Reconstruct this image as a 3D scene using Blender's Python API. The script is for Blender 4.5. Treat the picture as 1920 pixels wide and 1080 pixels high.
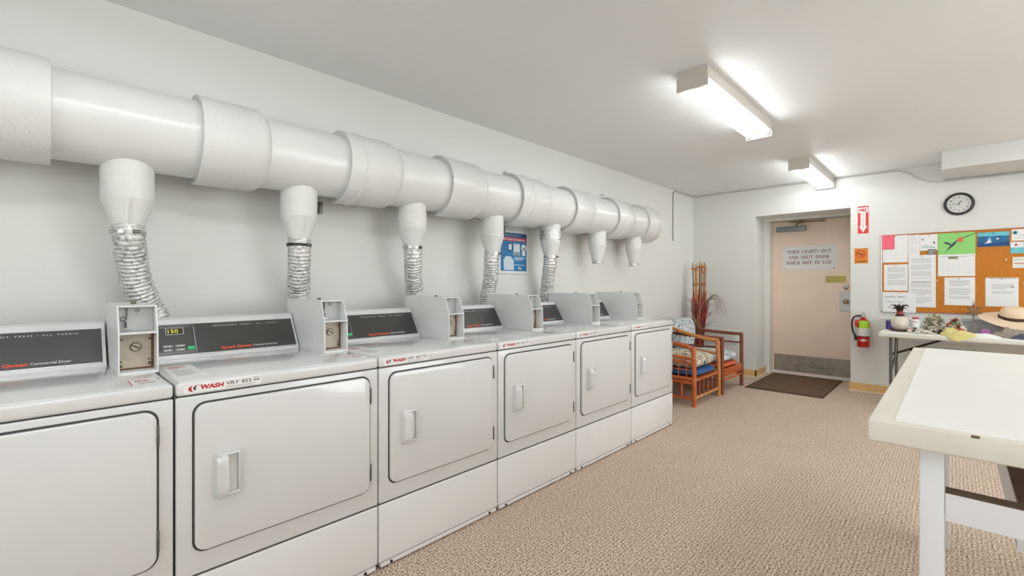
import bpy, bmesh, math, random
from mathutils import Vector, Matrix, noise, Euler
for o in list(bpy.data.objects): bpy.data.objects.remove(o)
sc = bpy.context.scene
PI = math.pi
R = math.radians

# ------------------------------------------------------------------ camera
cam_d = bpy.data.cameras.new('camera')
cam_d.sensor_width = 36; cam_d.lens = 36*858.9/1920
cam_d.shift_y = -7.8/1920
cam_d.clip_start = .02
cam = bpy.data.objects.new('camera', cam_d)
cam.location = (0, 0, 1.18)
cam.rotation_euler = (R(90), 0, R(43.967))
sc.collection.objects.link(cam); sc.camera = cam
# ------------------------------------------------------------------ view
sc.view_settings.view_transform = 'Standard'
sc.view_settings.look = 'None'
sc.view_settings.gamma = 1
sc.view_settings.use_curve_mapping = False
sc.view_settings.exposure = 0.34
TUBE = 17.0          # strength of the fluorescent tubes
FILL_POWER = 75.0        # fill power of the lamps outside the added windows (W)
# ------------------------------------------------------------------ world
w = bpy.data.worlds.new('world'); sc.world = w; w.use_nodes = True
w.node_tree.nodes['Background'].inputs[0].default_value = (.9, .95, 1, 1)
w.node_tree.nodes['Background'].inputs[1].default_value = 1.0

XL, YB, ZC = -2.585, 6.278, 2.38     # left wall, back wall, ceiling
XR, YF = 2.9, -2.6                   # right wall, wall behind the camera
def area(name, loc, rot, sx, sy, power, col=(1, 1, 1)):
    d = bpy.data.lights.new(name, 'AREA'); d.shape = 'RECTANGLE'; d.size = sx; d.size_y = sy
    d.energy = power; d.color = col
    o = bpy.data.objects.new(name, d); o.location = loc; o.rotation_euler = rot
    sc.collection.objects.link(o); return o
area('daylight', (XR+.12, 3.6, 1.45), (0, R(90), 0), 1.2, 2.4, FILL_POWER*.5, (.93, .98, 1))  # fill lamp added outside the right wall opening
area('daylight', (.2, YF-.12, 1.45), (R(90), 0, 0), 2.8, 1.2, FILL_POWER*.38, (.93, .98, 1))  # second added fill lamp, outside the front wall opening

# ------------------------------------------------------------------ materials
MATS = {}
def nodes(name):
    m = bpy.data.materials.new(name); m.use_nodes = True
    nt = m.node_tree; b = nt.nodes['Principled BSDF']; MATS[name] = m
    return m, nt, b
def mat(name, col, rough=.5, metal=0, bump=0, bscale=60, spec=None, var=0, vscale=4, emit=None, estr=0, coat=0, detail=3):
    m, nt, b = nodes(name)
    b.inputs['Base Color'].default_value = (*col, 1)
    b.inputs['Roughness'].default_value = rough
    b.inputs['Metallic'].default_value = metal
    if spec is not None: b.inputs['Specular IOR Level'].default_value = spec
    if coat: b.inputs['Coat Weight'].default_value = coat; b.inputs['Coat Roughness'].default_value = .08
    tc = nt.nodes.new('ShaderNodeTexCoord')
    n = nt.nodes.new('ShaderNodeTexNoise'); n.inputs['Scale'].default_value = vscale; n.inputs['Detail'].default_value = 5
    nt.links.new(tc.outputs['Object'], n.inputs['Vector'])
    cr = nt.nodes.new('ShaderNodeValToRGB')
    v = var
    cr.color_ramp.elements[0].position = .3; cr.color_ramp.elements[1].position = .7
    cr.color_ramp.elements[0].color = (*[max(0, c*(1-v)) for c in col], 1)
    cr.color_ramp.elements[1].color = (*[min(1, c*(1+v)) for c in col], 1)
    nt.links.new(n.outputs[0], cr.inputs[0]); nt.links.new(cr.outputs[0], b.inputs['Base Color'])
    if bump:
        n2 = nt.nodes.new('ShaderNodeTexNoise'); n2.inputs['Scale'].default_value = bscale; n2.inputs['Detail'].default_value = detail
        nt.links.new(tc.outputs['Object'], n2.inputs['Vector'])
        bp = nt.nodes.new('ShaderNodeBump'); bp.inputs['Strength'].default_value = bump; bp.inputs['Distance'].default_value = .01
        nt.links.new(n2.outputs[0], bp.inputs['Height']); nt.links.new(bp.outputs[0], b.inputs['Normal'])
    if emit:
        b.inputs['Emission Color'].default_value = (*emit, 1); b.inputs['Emission Strength'].default_value = estr
    return m
def srgb(r, g, b):
    f = lambda c: (c/255/12.92 if c <= 10 else ((c/255+.055)/1.055)**2.4)
    return (f(r), f(g), f(b))
mat('wall_paint', srgb(226, 226, 222), .55, bump=.04, bscale=180, var=.01, vscale=1.5)
mat('ceiling_paint', srgb(240, 241, 241), .5, bump=.03, bscale=120, var=.01, vscale=1.5)
mat('enamel', srgb(218, 218, 218), .2, var=.01, vscale=3, bump=.008, bscale=5, coat=.6)
mat('enamel_low', srgb(229, 228, 227), .3, var=.015, vscale=5, bump=.012, bscale=6)
mat('gap_dark', srgb(70, 68, 64), .8)  # shade inside gaps put into the colour
mat('coin_paint', srgb(225, 226, 224), .4, var=.02, vscale=8)
mat('coin_plate', srgb(196, 184, 168), .45, metal=.1, var=.12, vscale=22, bump=.03)
mat('coin_inner', srgb(196, 197, 196), .5, var=.04, vscale=9)
mat('rust', srgb(120, 84, 56), .8, var=.3, vscale=60)
mat('panel_black', srgb(66, 65, 63), .3, var=.12, vscale=7)
mat('trim_silver', srgb(215, 216, 216), .25, metal=.7)
mat('print_white', srgb(235, 235, 232), .6)
mat('print_red', srgb(236, 84, 48), .6)
mat('print_crimson', srgb(190, 38, 44), .6)
mat('print_maroon', srgb(120, 40, 42), .6)
mat('print_black', srgb(38, 38, 40), .6)
mat('print_grey', srgb(150, 150, 150), .7)
mat('print_grey_light', srgb(196, 196, 196), .7)
mat('key_green', srgb(60, 190, 130), .5)
mat('display_dark', srgb(60, 44, 16), .25)
mat('display_glow', srgb(200, 206, 70), .5, emit=(.55, .6, .08), estr=.6)
mat('key_grey', srgb(150, 150, 148), .5)
mat('sticker_white', srgb(236, 236, 234), .45)
mat('duct_paint', srgb(224, 224, 222), .28, var=.012, vscale=5, bump=.06, bscale=28, coat=.2)
mat('duct_wrap', srgb(224, 224, 222), .38, var=.015, vscale=5, bump=.22, bscale=70)
mat('stub_wrap', srgb(224, 224, 221), .45, var=.02, vscale=10, bump=.3, bscale=40)
mat('steel', srgb(190, 190, 188), .3, metal=.9, var=.08, vscale=30)
mat('steel_dark', srgb(110, 110, 106), .4, metal=.8, var=.1, vscale=30)
mat('brass', srgb(150, 132, 92), .35, metal=.8)
mat('screw_dark', srgb(110, 96, 72), .5, metal=.6)
mat('black_plastic', srgb(34, 34, 34), .4)
mat('black_metal', srgb(50, 47, 44), .45, metal=.4)
mat('fixture_white', srgb(206, 200, 192), .45)
mat('tube_glow', (1, 1, 1), .4, emit=(.93, .975, .985), estr=TUBE)
mat('door_paint', srgb(250, 227, 207), .45, var=.035, vscale=3.5, bump=.02)
mat('frame_paint', srgb(236, 236, 230), .4)
mat('kick_metal', srgb(168, 160, 150), .38, metal=.55, var=.16, vscale=14)
mat('threshold', srgb(240, 236, 240), .4)  # brightness of the light under the door put into the colour
mat('base_wood', srgb(226, 182, 124), .5, var=.06, vscale=14)
mat('caulk', srgb(238, 224, 200), .6)
mat('mat_brown', srgb(112, 86, 64), .95, var=.14, vscale=90, bump=.6, bscale=260)
mat('mat_edge', srgb(74, 56, 42), .9)
mat('cork', srgb(200, 124, 42), .85, var=.12, vscale=70, bump=.15, bscale=220)
mat('cork_frame', srgb(176, 104, 60), .6)
mat('paper', srgb(238, 238, 238), .7, var=.01)
mat('paper_cream', srgb(226, 228, 218), .7)
mat('pink_note', srgb(246, 110, 130), .7, var=.06, vscale=30)
mat('ink_green', srgb(146, 214, 120), .6, var=.05, vscale=9)
mat('ink_bird', srgb(62, 74, 92), .6)
mat('ink_flower', srgb(238, 96, 78), .6)
mat('sea_blue', srgb(26, 104, 156), .5, var=.3, vscale=18)
mat('sea_deep', srgb(18, 74, 132), .5, var=.25, vscale=20)
mat('sea_sky', srgb(106, 196, 206), .5, var=.12, vscale=18)
mat('teal', srgb(90, 170, 168), .5)
mat('poster_blue', srgb(40, 122, 176), .35, var=.15, vscale=8)
mat('poster_navy', srgb(24, 80, 130), .35)
mat('poster_red', srgb(186, 70, 82), .4)
mat('poster_pale', srgb(206, 218, 226), .4)
mat('sign_red', srgb(226, 62, 62), .5, var=.05, vscale=20)
mat('sign_orange', srgb(222, 130, 34), .5, var=.1, vscale=30)
mat('sign_gold', srgb(206, 190, 96), .4, var=.08, vscale=20)
mat('closer_grey', srgb(134, 144, 142), .4, metal=.3)
mat('ext_red', srgb(206, 22, 22), .22, coat=.4)
mat('tag_green', srgb(176, 232, 60), .5)
mat('clock_face', srgb(212, 212, 208), .4)
mat('cable_grey', srgb(198, 196, 190), .5)
mat('cable_dark', srgb(132, 128, 120), .5)
mat('table_white', srgb(243, 242, 238), .4, var=.008, vscale=4)
mat('table_edge', srgb(226, 221, 208), .5, var=.025, vscale=10, bump=.05, bscale=30)
mat('leg_white', srgb(228, 229, 230), .45, var=.012)
mat('raw_wood', srgb(104, 86, 74), .8, var=.12, vscale=20)
mat('fold_top', srgb(226, 224, 216), .5, var=.015)
mat('bamboo_orange', srgb(196, 96, 40), .32, var=.24, vscale=9, coat=.4)
mat('bamboo_tan', srgb(206, 138, 74), .35, var=.18, vscale=9, coat=.3)
mat('bamboo_brown', srgb(126, 62, 42), .35, var=.2, vscale=10, coat=.4)
mat('bind_tan', srgb(186, 120, 70), .5)
mat('cushion_blue', srgb(50, 92, 146), .8, var=.08, vscale=20)
mat('cushion_orange', srgb(222, 110, 70), .8, var=.06)
mat('reed_red', srgb(166, 54, 34), .55, var=.35, vscale=16)
mat('twig', srgb(150, 126, 108), .7, var=.2, vscale=20)
mat('twig_dark', srgb(104, 86, 78), .7)
mat('stick_gold', srgb(206, 152, 80), .5, var=.16, vscale=14)
mat('stick_knot', srgb(190, 106, 44), .6)
mat('vent_white', srgb(222, 222, 218), .5)
mat('gourd', srgb(224, 216, 200), .45, var=.08, vscale=12, bump=.1, bscale=30)
mat('crown_leaf', srgb(50, 32, 32), .6, var=.3, vscale=30)
mat('crown_red', srgb(150, 60, 52), .6, var=.2, vscale=50)
mat('tray_dark', srgb(90, 52, 46), .5)
mat('purple', srgb(104, 78, 168), .6)
mat('navy', srgb(58, 54, 120), .5)
mat('bin_plastic', srgb(222, 224, 220), .35)
mat('bin_grey', srgb(170, 172, 174), .4)
mat('dried_cream', srgb(206, 198, 172), .8, var=.2, vscale=40)
mat('dried_olive', srgb(150, 144, 104), .8, var=.2, vscale=40)
mat('petal_red', srgb(190, 52, 40), .7)
mat('petal_orange', srgb(238, 112, 48), .7)
mat('petal_green', srgb(132, 182, 150), .7)
mat('petal_white', srgb(230, 226, 216), .7)
mat('petal_black', srgb(34, 32, 34), .7)
mat('yellow_cloth', srgb(216, 204, 134), .85, var=.05, vscale=30, bump=.25, bscale=40)
mat('white_cloth', srgb(234, 234, 230), .8, bump=.2, bscale=30)
mat('purple_cloth', srgb(156, 96, 152), .8, var=.35, vscale=60)
mat('grey_cloth', srgb(152, 142, 130), .85, var=.35, vscale=70, bump=.3, bscale=60)
mat('denim', srgb(82, 92, 108), .85, var=.4, vscale=40, bump=.3, bscale=60)
mat('straw', srgb(232, 206, 176), .7, var=.04, vscale=60, bump=.25, bscale=200)
mat('hat_band', srgb(62, 42, 32), .7)
mat('wire_silver', srgb(136, 132, 124), .35, metal=.7, var=.2, vscale=60)
mat('shell', srgb(210, 200, 186), .5, var=.15, vscale=40)
mat('window_glass', (.9, .95, 1), .05)
MATS['window_glass'].node_tree.nodes['Principled BSDF'].inputs['Transmission Weight'].default_value = 1

# foil: crinkled aluminium
def foil():
    m, nt, b = nodes('foil')
    b.inputs['Metallic'].default_value = .85; b.inputs['Roughness'].default_value = .32
    tc = nt.nodes.new('ShaderNodeTexCoord')
    mp = nt.nodes.new('ShaderNodeMapping'); mp.inputs['Scale'].default_value = (1, 1, 1.8)
    v = nt.nodes.new('ShaderNodeTexNoise'); v.inputs['Scale'].default_value = 55; v.inputs['Detail'].default_value = 6; v.inputs['Roughness'].default_value = .7
    nt.links.new(tc.outputs['Object'], mp.inputs[0]); nt.links.new(mp.outputs[0], v.inputs['Vector'])
    cr = nt.nodes.new('ShaderNodeValToRGB')
    cr.color_ramp.elements[0].position = .36; cr.color_ramp.elements[0].color = (*srgb(150, 150, 150), 1)
    cr.color_ramp.elements[1].position = .52; cr.color_ramp.elements[1].color = (*srgb(236, 236, 234), 1)
    nt.links.new(v.outputs[0], cr.inputs[0]); nt.links.new(cr.outputs[0], b.inputs['Base Color'])
    bp = nt.nodes.new('ShaderNodeBump'); bp.inputs['Strength'].default_value = .55; bp.inputs['Distance'].default_value = .008
    nt.links.new(v.outputs[0], bp.inputs['Height']); nt.links.new(bp.outputs[0], b.inputs['Normal'])
foil()
def carpet():
    m, nt, b = nodes('carpet')
    L = nt.links.new
    b.inputs['Roughness'].default_value = .95; b.inputs['Specular IOR Level'].default_value = .15
    def math_(op, a, c=None, d=None):
        n = nt.nodes.new('ShaderNodeMath'); n.operation = op
        for i, v in enumerate((a, c, d)):
            if v is None: continue
            if isinstance(v, (int, float)): n.inputs[i].default_value = v
            else: L(v, n.inputs[i])
        return n.outputs[0]
    tc = nt.nodes.new('ShaderNodeTexCoord')
    def noise_(scale, detail=2, vec=None):
        n = nt.nodes.new('ShaderNodeTexNoise'); n.inputs['Scale'].default_value = scale; n.inputs['Detail'].default_value = detail
        L(vec or tc.outputs['Object'], n.inputs['Vector']); return n.outputs[0]
    sp = nt.nodes.new('ShaderNodeSeparateXYZ'); L(tc.outputs['Object'], sp.inputs[0])
    wob = noise_(26, 2)
    wx = math_('SINE', math_('MULTIPLY_ADD', wob, 2.2, math_('MULTIPLY', sp.outputs[0], 2*PI/.0165)))
    wy = math_('SINE', math_('MULTIPLY_ADD', wob, 5.0, math_('MULTIPLY', sp.outputs[1], 2*PI/.0125)))
    wd = math_('SINE', math_('MULTIPLY', math_('ADD', sp.outputs[0], math_('MULTIPLY', sp.outputs[1], .6)), 2*PI/.0082))
    fine = noise_(260, 1); mid = noise_(110, 1)
    h = math_('MULTIPLY_ADD', wx, .085, .47)
    h = math_('MULTIPLY_ADD', wy, .065, h)
    h = math_('MULTIPLY_ADD', wd, .015, h)
    h = math_('ADD', h, math_('MULTIPLY', math_('SUBTRACT', fine, .5), 3.2))
    h = math_('ADD', h, math_('MULTIPLY', math_('SUBTRACT', mid, .5), 1.6))
    cr = nt.nodes.new('ShaderNodeValToRGB'); e = cr.color_ramp.elements
    e[0].position = .20; e[0].color = (*srgb(112, 86, 70), 1)
    e[1].position = .86; e[1].color = (*srgb(255, 243, 226), 1)
    x = e.new(.44); x.color = (*srgb(228, 197, 168), 1)
    L(h, cr.inputs[0])
    no = noise_(2.2, 4)
    c2 = nt.nodes.new('ShaderNodeValToRGB'); c2.color_ramp.elements[0].position = .3; c2.color_ramp.elements[1].position = .7
    c2.color_ramp.elements[0].color = (.95, .93, .93, 1); c2.color_ramp.elements[1].color = (1, 1, 1, 1)
    L(no, c2.inputs[0])
    mx = nt.nodes.new('ShaderNodeMix'); mx.data_type = 'RGBA'; mx.blend_type = 'MULTIPLY'; mx.inputs[0].default_value = 1
    L(cr.outputs[0], mx.inputs[6]); L(c2.outputs[0], mx.inputs[7]); L(mx.outputs[2], b.inputs['Base Color'])
    bp = nt.nodes.new('ShaderNodeBump'); bp.inputs['Strength'].default_value = .5; bp.inputs['Distance'].default_value = .005
    L(h, bp.inputs['Height']); L(bp.outputs[0], b.inputs['Normal'])
carpet()
def patterned(name, base, dark, mid, scale, th=.5, stretch=(1, 1, 1)):
    m, nt, b = nodes(name)
    b.inputs['Roughness'].default_value = .85
    tc = nt.nodes.new('ShaderNodeTexCoord')
    mp = nt.nodes.new('ShaderNodeMapping'); mp.inputs['Scale'].default_value = stretch
    nt.links.new(tc.outputs['Object'], mp.inputs[0])
    n = nt.nodes.new('ShaderNodeTexNoise'); n.inputs['Scale'].default_value = scale; n.inputs['Detail'].default_value = 2.5; n.inputs['Distortion'].default_value = 1.4
    nt.links.new(mp.outputs[0], n.inputs['Vector'])
    cr = nt.nodes.new('ShaderNodeValToRGB'); cr.color_ramp.interpolation = 'CONSTANT'
    e = cr.color_ramp.elements; e[0].position = 0; e[0].color = (*dark, 1); e[1].position = th; e[1].color = (*base, 1)
    x = e.new(th-.06); x.color = (*mid, 1)
    y = e.new(th+.13); y.color = (*mid, 1)
    nt.links.new(n.outputs[0], cr.inputs[0]); nt.links.new(cr.outputs[0], b.inputs['Base Color'])
patterned('floral_white', srgb(226, 228, 228), srgb(64, 82, 90), srgb(150, 166, 172), 24, .43)
patterned('floral_cream', srgb(222, 212, 190), srgb(62, 60, 58), srgb(150, 142, 126), 23, .46)

# ------------------------------------------------------------------ mesh builder
_txt = {}
def text_geo(s, bold=0.0):
    k = (s, bold)
    if k not in _txt:
        c = bpy.data.curves.new('t', 'FONT'); c.body = s; c.size = 1; c.offset = bold; c.resolution_u = 2
        o = bpy.data.objects.new('t', c); sc.collection.objects.link(o)
        bpy.context.view_layer.update()
        me = bpy.data.meshes.new_from_object(o.evaluated_get(bpy.context.evaluated_depsgraph_get()))
        vs = [v.co.copy() for v in me.vertices]; fs = [tuple(p.vertices) for p in me.polygons]
        bpy.data.objects.remove(o); bpy.data.curves.remove(c); bpy.data.meshes.remove(me)
        _txt[k] = (vs, fs)
    return _txt[k]
FACE_X = Matrix(((0, 0, 1, 0), (1, 0, 0, 0), (0, 1, 0, 0), (0, 0, 0, 1)))    # local x->Y, y->Z, z->X
FACE_NY = Matrix(((1, 0, 0, 0), (0, 0, -1, 0), (0, 1, 0, 0), (0, 0, 0, 1)))  # local x->X, y->Z, z->-Y
FACE_UP_X = Matrix(((0, -1, 0, 0), (1, 0, 0, 0), (0, 0, 1, 0), (0, 0, 0, 1)))  # lying flat, read from +X
def T(x, y, z): return Matrix.Translation((x, y, z))

class MB:
    def __init__(s): s.v = []; s.f = []; s.mi = []; s.mats = []; s.cur = 0; s.flat = []
    def m(s, name):
        if name not in s.mats: s.mats.append(name)
        s.cur = s.mats.index(name); return s
    def add(s, vs, fs, M=None, flat=False):
        b = len(s.v)
        for v in vs:
            v = Vector(v); s.v.append(M @ v if M else v)
        for f in fs: s.f.append([i+b for i in f]); s.mi.append(s.cur); s.flat.append(flat)
        return s
    def box(s, x0, x1, y0, y1, z0, z1, M=None):
        vs = [(x, y, z) for x in (x0, x1) for y in (y0, y1) for z in (z0, z1)]
        fs = [(0, 1, 3, 2), (4, 6, 7, 5), (0, 4, 5, 1), (2, 3, 7, 6), (0, 2, 6, 4), (1, 5, 7, 3)]
        return s.add(vs, fs, M, True)
    def rbox(s, x0, x1, y0, y1, z0, z1, r=.005, seg=3, M=None):
        bm = bmesh.new(); bmesh.ops.create_cube(bm, size=1)
        for v in bm.verts: v.co = Vector(((x0+x1)/2+v.co.x*(x1-x0), (y0+y1)/2+v.co.y*(y1-y0), (z0+z1)/2+v.co.z*(z1-z0)))
        bmesh.ops.bevel(bm, geom=list(bm.edges), offset=min(r, .49*min(x1-x0, y1-y0, z1-z0)), segments=seg, affect='EDGES', profile=.5)
        bm.verts.index_update()
        s.add([v.co.copy() for v in bm.verts], [[v.index for v in f.verts] for f in bm.faces], M); bm.free(); return s
    def rings(s, rings, close=True, caps=True, M=None):
        n = len(rings[0]); vs = [p for r in rings for p in r]; fs = []
        for i in range(len(rings)-1):
            for j in range(n if close else n-1):
                k = (j+1) % n
                fs.append((i*n+j, i*n+k, (i+1)*n+k, (i+1)*n+j))
        if caps: fs.append(tuple(range(n-1, -1, -1))); fs.append(tuple((len(rings)-1)*n+j for j in range(n)))
        return s.add(vs, fs, M)
    def tube(s, pts, r, n=10, caps=True, M=None, rfun=None):
        pts = [Vector(p) for p in pts]; L = len(pts)
        rr = r if isinstance(r, (list, tuple)) else [r]*L
        t0 = (pts[1]-pts[0]).normalized()
        a = Vector((0, 0, 1)) if abs(t0.z) < .9 else Vector((1, 0, 0))
        u = t0.cross(a).normalized(); rings = []
        for i, p in enumerate(pts):
            t = (pts[min(i+1, L-1)]-pts[max(i-1, 0)]).normalized()
            u = (u-t*u.dot(t)).normalized(); w_ = t.cross(u)
            ring = []
            for j in range(n):
                th = 2*PI*j/n; q = rr[i]*(rfun(i, j, n) if rfun else 1)
                ring.append(p+(u*math.cos(th)+w_*math.sin(th))*q)
            rings.append(ring)
        return s.rings(rings, True, caps, M)
    def cyl(s, p0, p1, r, r1=None, n=16, caps=True, M=None): return s.tube([p0, p1], [r, r if r1 is None else r1], n, caps, M)
    def lathe(s, prof, n=32, M=None, axis='z', a0=0, a1=2*PI):
        rings = []
        for r, h in prof:
            ring = []
            for j in range(n):
                th = 2*PI*j/n; a, b = r*math.cos(th), r*math.sin(th)
                ring.append((a, b, h) if axis == 'z' else (a, h, b) if axis == 'y' else (h, a, b))
            rings.append(ring)
        return s.rings(rings, True, True, M)
    def prism(s, poly, axis, a, b, M=None, chamfer=0):
        def P3(p, h): return (h, p[0], p[1]) if axis == 'x' else (p[0], h, p[1]) if axis == 'y' else (p[0], p[1], h)
        if chamfer:
            cx = sum(p[0] for p in poly)/len(poly); cy = sum(p[1] for p in poly)/len(poly)
            w0 = max(abs(p[0]-cx) for p in poly); h0 = max(abs(p[1]-cy) for p in poly)
            def ins(c): return [(cx+(p[0]-cx)*(1-c/w0), cy+(p[1]-cy)*(1-c/h0)) for p in poly]
            sg = 1 if b > a else -1
            rg = [[P3(p, a) for p in poly], [P3(p, b-sg*chamfer) for p in poly], [P3(p, b-sg*chamfer*.3) for p in ins(chamfer*.3)], [P3(p, b) for p in ins(chamfer)]]
            return s.rings(rg, True, True, M)
        return s.rings([[P3(p, a) for p in poly], [P3(p, b) for p in poly]], True, True, M)
    def text(s, t, w=None, h=None, M=None, bold=0, align='l', slant=0):
        """w: total width, h: height of capitals"""
        vs, fs = text_geo(t, bold)
        if not vs: return s
        x0 = min(v.x for v in vs); x1 = max(v.x for v in vs); y0 = 0; y1 = .7
        sy = (h or .05)/y1; sx = (w/(x1-x0)) if w else sy
        ox = {'l': 0, 'c': .5, 'r': 1}[align]*(x1-x0)*sx
        return s.add([((v.x-x0)*sx-ox+slant*v.y*sy, (v.y)*sy, 0) for v in vs], fs, M, True)
    def rrect(s, y0, y1, z0, z1, r, n=6):
        out = []
        for cy, cz, a in ((y1-r, z1-r, 0), (y0+r, z1-r, 90), (y0+r, z0+r, 180), (y1-r, z0+r, 270)):
            for k in range(n+1):
                t = R(a+90*k/n); out.append((cy+r*math.cos(t), cz+r*math.sin(t)))
        return out
    def build(s, name, parent=None, smooth=True, ang=38):
        me = bpy.data.meshes.new(name)
        me.from_pydata([tuple(v) for v in s.v], [], s.f)
        for m_ in s.mats: me.materials.append(MATS[m_])
        for p, i, fl in zip(me.polygons, s.mi, s.flat): p.material_index = i; p.use_smooth = smooth and not fl
        bm = bmesh.new(); bm.from_mesh(me)
        bmesh.ops.recalc_face_normals(bm, faces=[f for f in bm.faces if f.smooth or len(f.verts) == 4])
        bm.to_mesh(me); bm.free()
        if smooth: me.set_sharp_from_angle(angle=R(ang))
        me.update()
        o = bpy.data.objects.new(name, me); sc.collection.objects.link(o)
        if parent: o.parent = parent
        return o

def thing(name, label, cat, loc=(0, 0, 0), group=None, rz=0):
    o = bpy.data.objects.new(name, None); o.empty_display_size = .05
    o.location = loc; o.rotation_euler = (0, 0, rz); sc.collection.objects.link(o)
    o['label'] = label; o['category'] = cat
    if group: o['group'] = group
    return o
def tag(o, label, cat, group=None):
    o['label'] = label; o['category'] = cat
    if group: o['group'] = group
    return o
def struct(o): o['kind'] = 'structure'; return o
def copy_tree(o, parent=None):
    c = o.copy(); sc.collection.objects.link(c); c.parent = parent
    for ch in [x for x in list(sc.objects) if x.parent == o]: copy_tree(ch, c)
    return c
def quad_bez(a, b, c, n=10):
    a, b, c = Vector(a), Vector(b), Vector(c)
    return [a*(1-t)**2+b*2*t*(1-t)+c*t*t for t in [i/n for i in range(n+1)]]
def spline(pts, n=8):
    P = [Vector(p) for p in pts]; P = [P[0]*2-P[1]]+P+[P[-1]*2-P[-2]]; out = []
    for i in range(1, len(P)-2):
        for k in range(n):
            t = k/n
            out.append(.5*((2*P[i])+(P[i+1]-P[i-1])*t+(2*P[i-1]-5*P[i]+4*P[i+1]-P[i+2])*t*t+(3*P[i]-P[i-1]-3*P[i+1]+P[i+2])*t**3))
    out.append(P[-2]); return out

# ================================================================== THE ROOM
RX0, RX1, RZ, RY = -1.80, -.827, 2.026, 6.68    # door recess in the back wall
DY = 6.88                                        # door plane
TH = .15
struct(MB().m('carpet').box(XL-TH, XR+TH, YF-TH, YB+TH+.7, -.1, 0).build('floor'))
struct(MB().m('ceiling_paint').box(XL-TH, XR+TH, YF-TH, YB+TH, ZC, ZC+.1).build('ceiling'))
struct(MB().m('wall_paint').box(XL-TH, XL, YF-TH, YB+TH, 0, ZC).build('wall_left'))
b = MB().m('wall_paint')
b.box(XL-TH, RX0, YB, DY+.12, 0, ZC).box(RX1, XR+TH, YB, DY+.12, 0, ZC).box(RX0, RX1, YB, DY+.12, RZ, ZC)
b.box(RX0, RX1, DY+.06, DY+.12, 0, RZ)
struct(b.build('wall_back'))
def wall_with_added_window(name, axis, pos, a0, a1, w0, w1, z0, z1, sgn):  # unseen wall with an opening added for the fill lamp
    b = MB().m('wall_paint')
    for (p, q, r_, t) in ((a0, w0, 0, ZC), (w1, a1, 0, ZC), (w0, w1, 0, z0), (w0, w1, z1, ZC)):
        if axis == 'x': b.box(min(pos, pos+sgn*TH), max(pos, pos+sgn*TH), p, q, r_, t)
        else: b.box(p, q, min(pos, pos+sgn*TH), max(pos, pos+sgn*TH), r_, t)
    return struct(b.build(name))
wall_with_added_window('wall_right', 'x', XR, YF-TH, YB+TH, 2.4, 4.8, .85, 2.05, 1)
wall_with_added_window('wall_front', 'y', YF, XL-TH, XR+TH, -1.2, 1.6, .85, 2.05, -1)
def added_window(n, axis, pos, w0, w1, z0, z1):  # frames of the windows added for fill light, unseen
    b = MB().m('frame_paint')
    def bx(p, q, r_, t):
        if axis == 'x': b.box(pos-.02, pos+.03, p, q, r_, t)
        else: b.box(p, q, pos-.03, pos+.02, r_, t)
    bx(w0, w0+.05, z0, z1); bx(w1-.05, w1, z0, z1); bx(w0, w1, z0, z0+.05); bx(w0, w1, z1-.05, z1); bx((w0+w1)/2-.025, (w0+w1)/2+.025, z0, z1)
    return struct(b.build('window_%d' % n))
added_window(1, 'x', XR, 2.4, 4.8, .85, 2.05)
added_window(2, 'y', YF, -1.2, 1.6, .85, 2.05)
# soffit under the ceiling along the back wall
b = MB().m('wall_paint'); b.rbox(-.08, XR, 5.675, YB, 2.213, ZC, .004, 2)
struct(b.build('trim_1'))
# baseboards
def base(name, segs):
    b = MB()
    for x0, x1, y0, y1 in segs:
        b.m('base_wood').box(x0, x1, y0, y1, .012, .092)
        b.m('caulk').box(x0-(.003 if y1-y0 > x1-x0 else 0), x1+(.003 if y1-y0 > x1-x0 else 0), y0-(.004 if y1-y0 < x1-x0 else 0), y1, 0, .012)
    return struct(b.build(name))
base('baseboard_back', [(XL, RX0+.012, YB-.012, YB), (RX1-.012, XR, YB-.012, YB)])
base('baseboard_recess', [(RX0, RX0+.012, YB-.012, RY-.004)])
base('baseboard_left', [(XL, XL+.012, YF, YB-.012)])
# door frame
b = MB().m('frame_paint')
b.box(RX0, RX0+.016, RY, DY+.05, 0, RZ).box(RX0+.016, RX0+.036, RY+.06, DY+.05, 0, RZ-.01)
b.box(RX1-.02, RX1, RY, DY+.05, 0, RZ)
b.box(RX0, RX1, RY+.02, DY+.05, RZ-.022, RZ)
struct(b.build('trim_2'))
struct(MB().m('threshold').rbox(RX0+.03, RX1-.02, DY-.05, DY+.05, 0, .014, .004, 2).build('trim_3'))  # pale strip stands for outdoor light showing under the door

# door
DX0, DX1 = RX0+.038, RX1-.022
door = struct(MB().m('door_paint').rbox(DX0, DX1, DY, DY+.045, .016, RZ-.026, .002, 2).build('door_1'))
b = MB().m('kick_metal'); b.rbox(DX0+.022, DX1-.01, DY-.003, DY+.001, .03, .248, .001, 1)
b.m('screw_dark')
for i in range(6):
    for z in (.045, .235):
        x = DX0+.035+i*(DX1-DX0-.07)/5; b.cyl((x, DY-.003, z), (x, DY-.005, z), .004, n=8)
b.m('steel_dark').box(DX0+.25, DX1-.012, DY-.0036, DY-.003, .112, .116)
b.build('kick_plate', door)
b = MB().m('closer_grey'); b.rbox(-1.70, -1.366, DY-.06, DY, 1.868, 1.93, .006, 2)
b.m('steel_dark').box(-1.70, -1.366, DY-.061, DY-.058, 1.866, 1.872)
b.build('door_closer', door)
b = MB().m('brass'); b.tube([(-1.47, DY-.03, 1.93), (-1.47, DY-.03, 1.962), (-1.36, DY-.10, 1.972), (-1.20, DY-.03, 1.975)], .008, 8)
b.tube([(-1.55, DY-.05, 1.985), (-1.36, DY-.1, 1.98)], .007, 8)
b.m('brass').box(-1.22, -1.16, DY-.05, DY-.01, 1.966, 1.984)
b.build('closer_arm', door)
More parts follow.
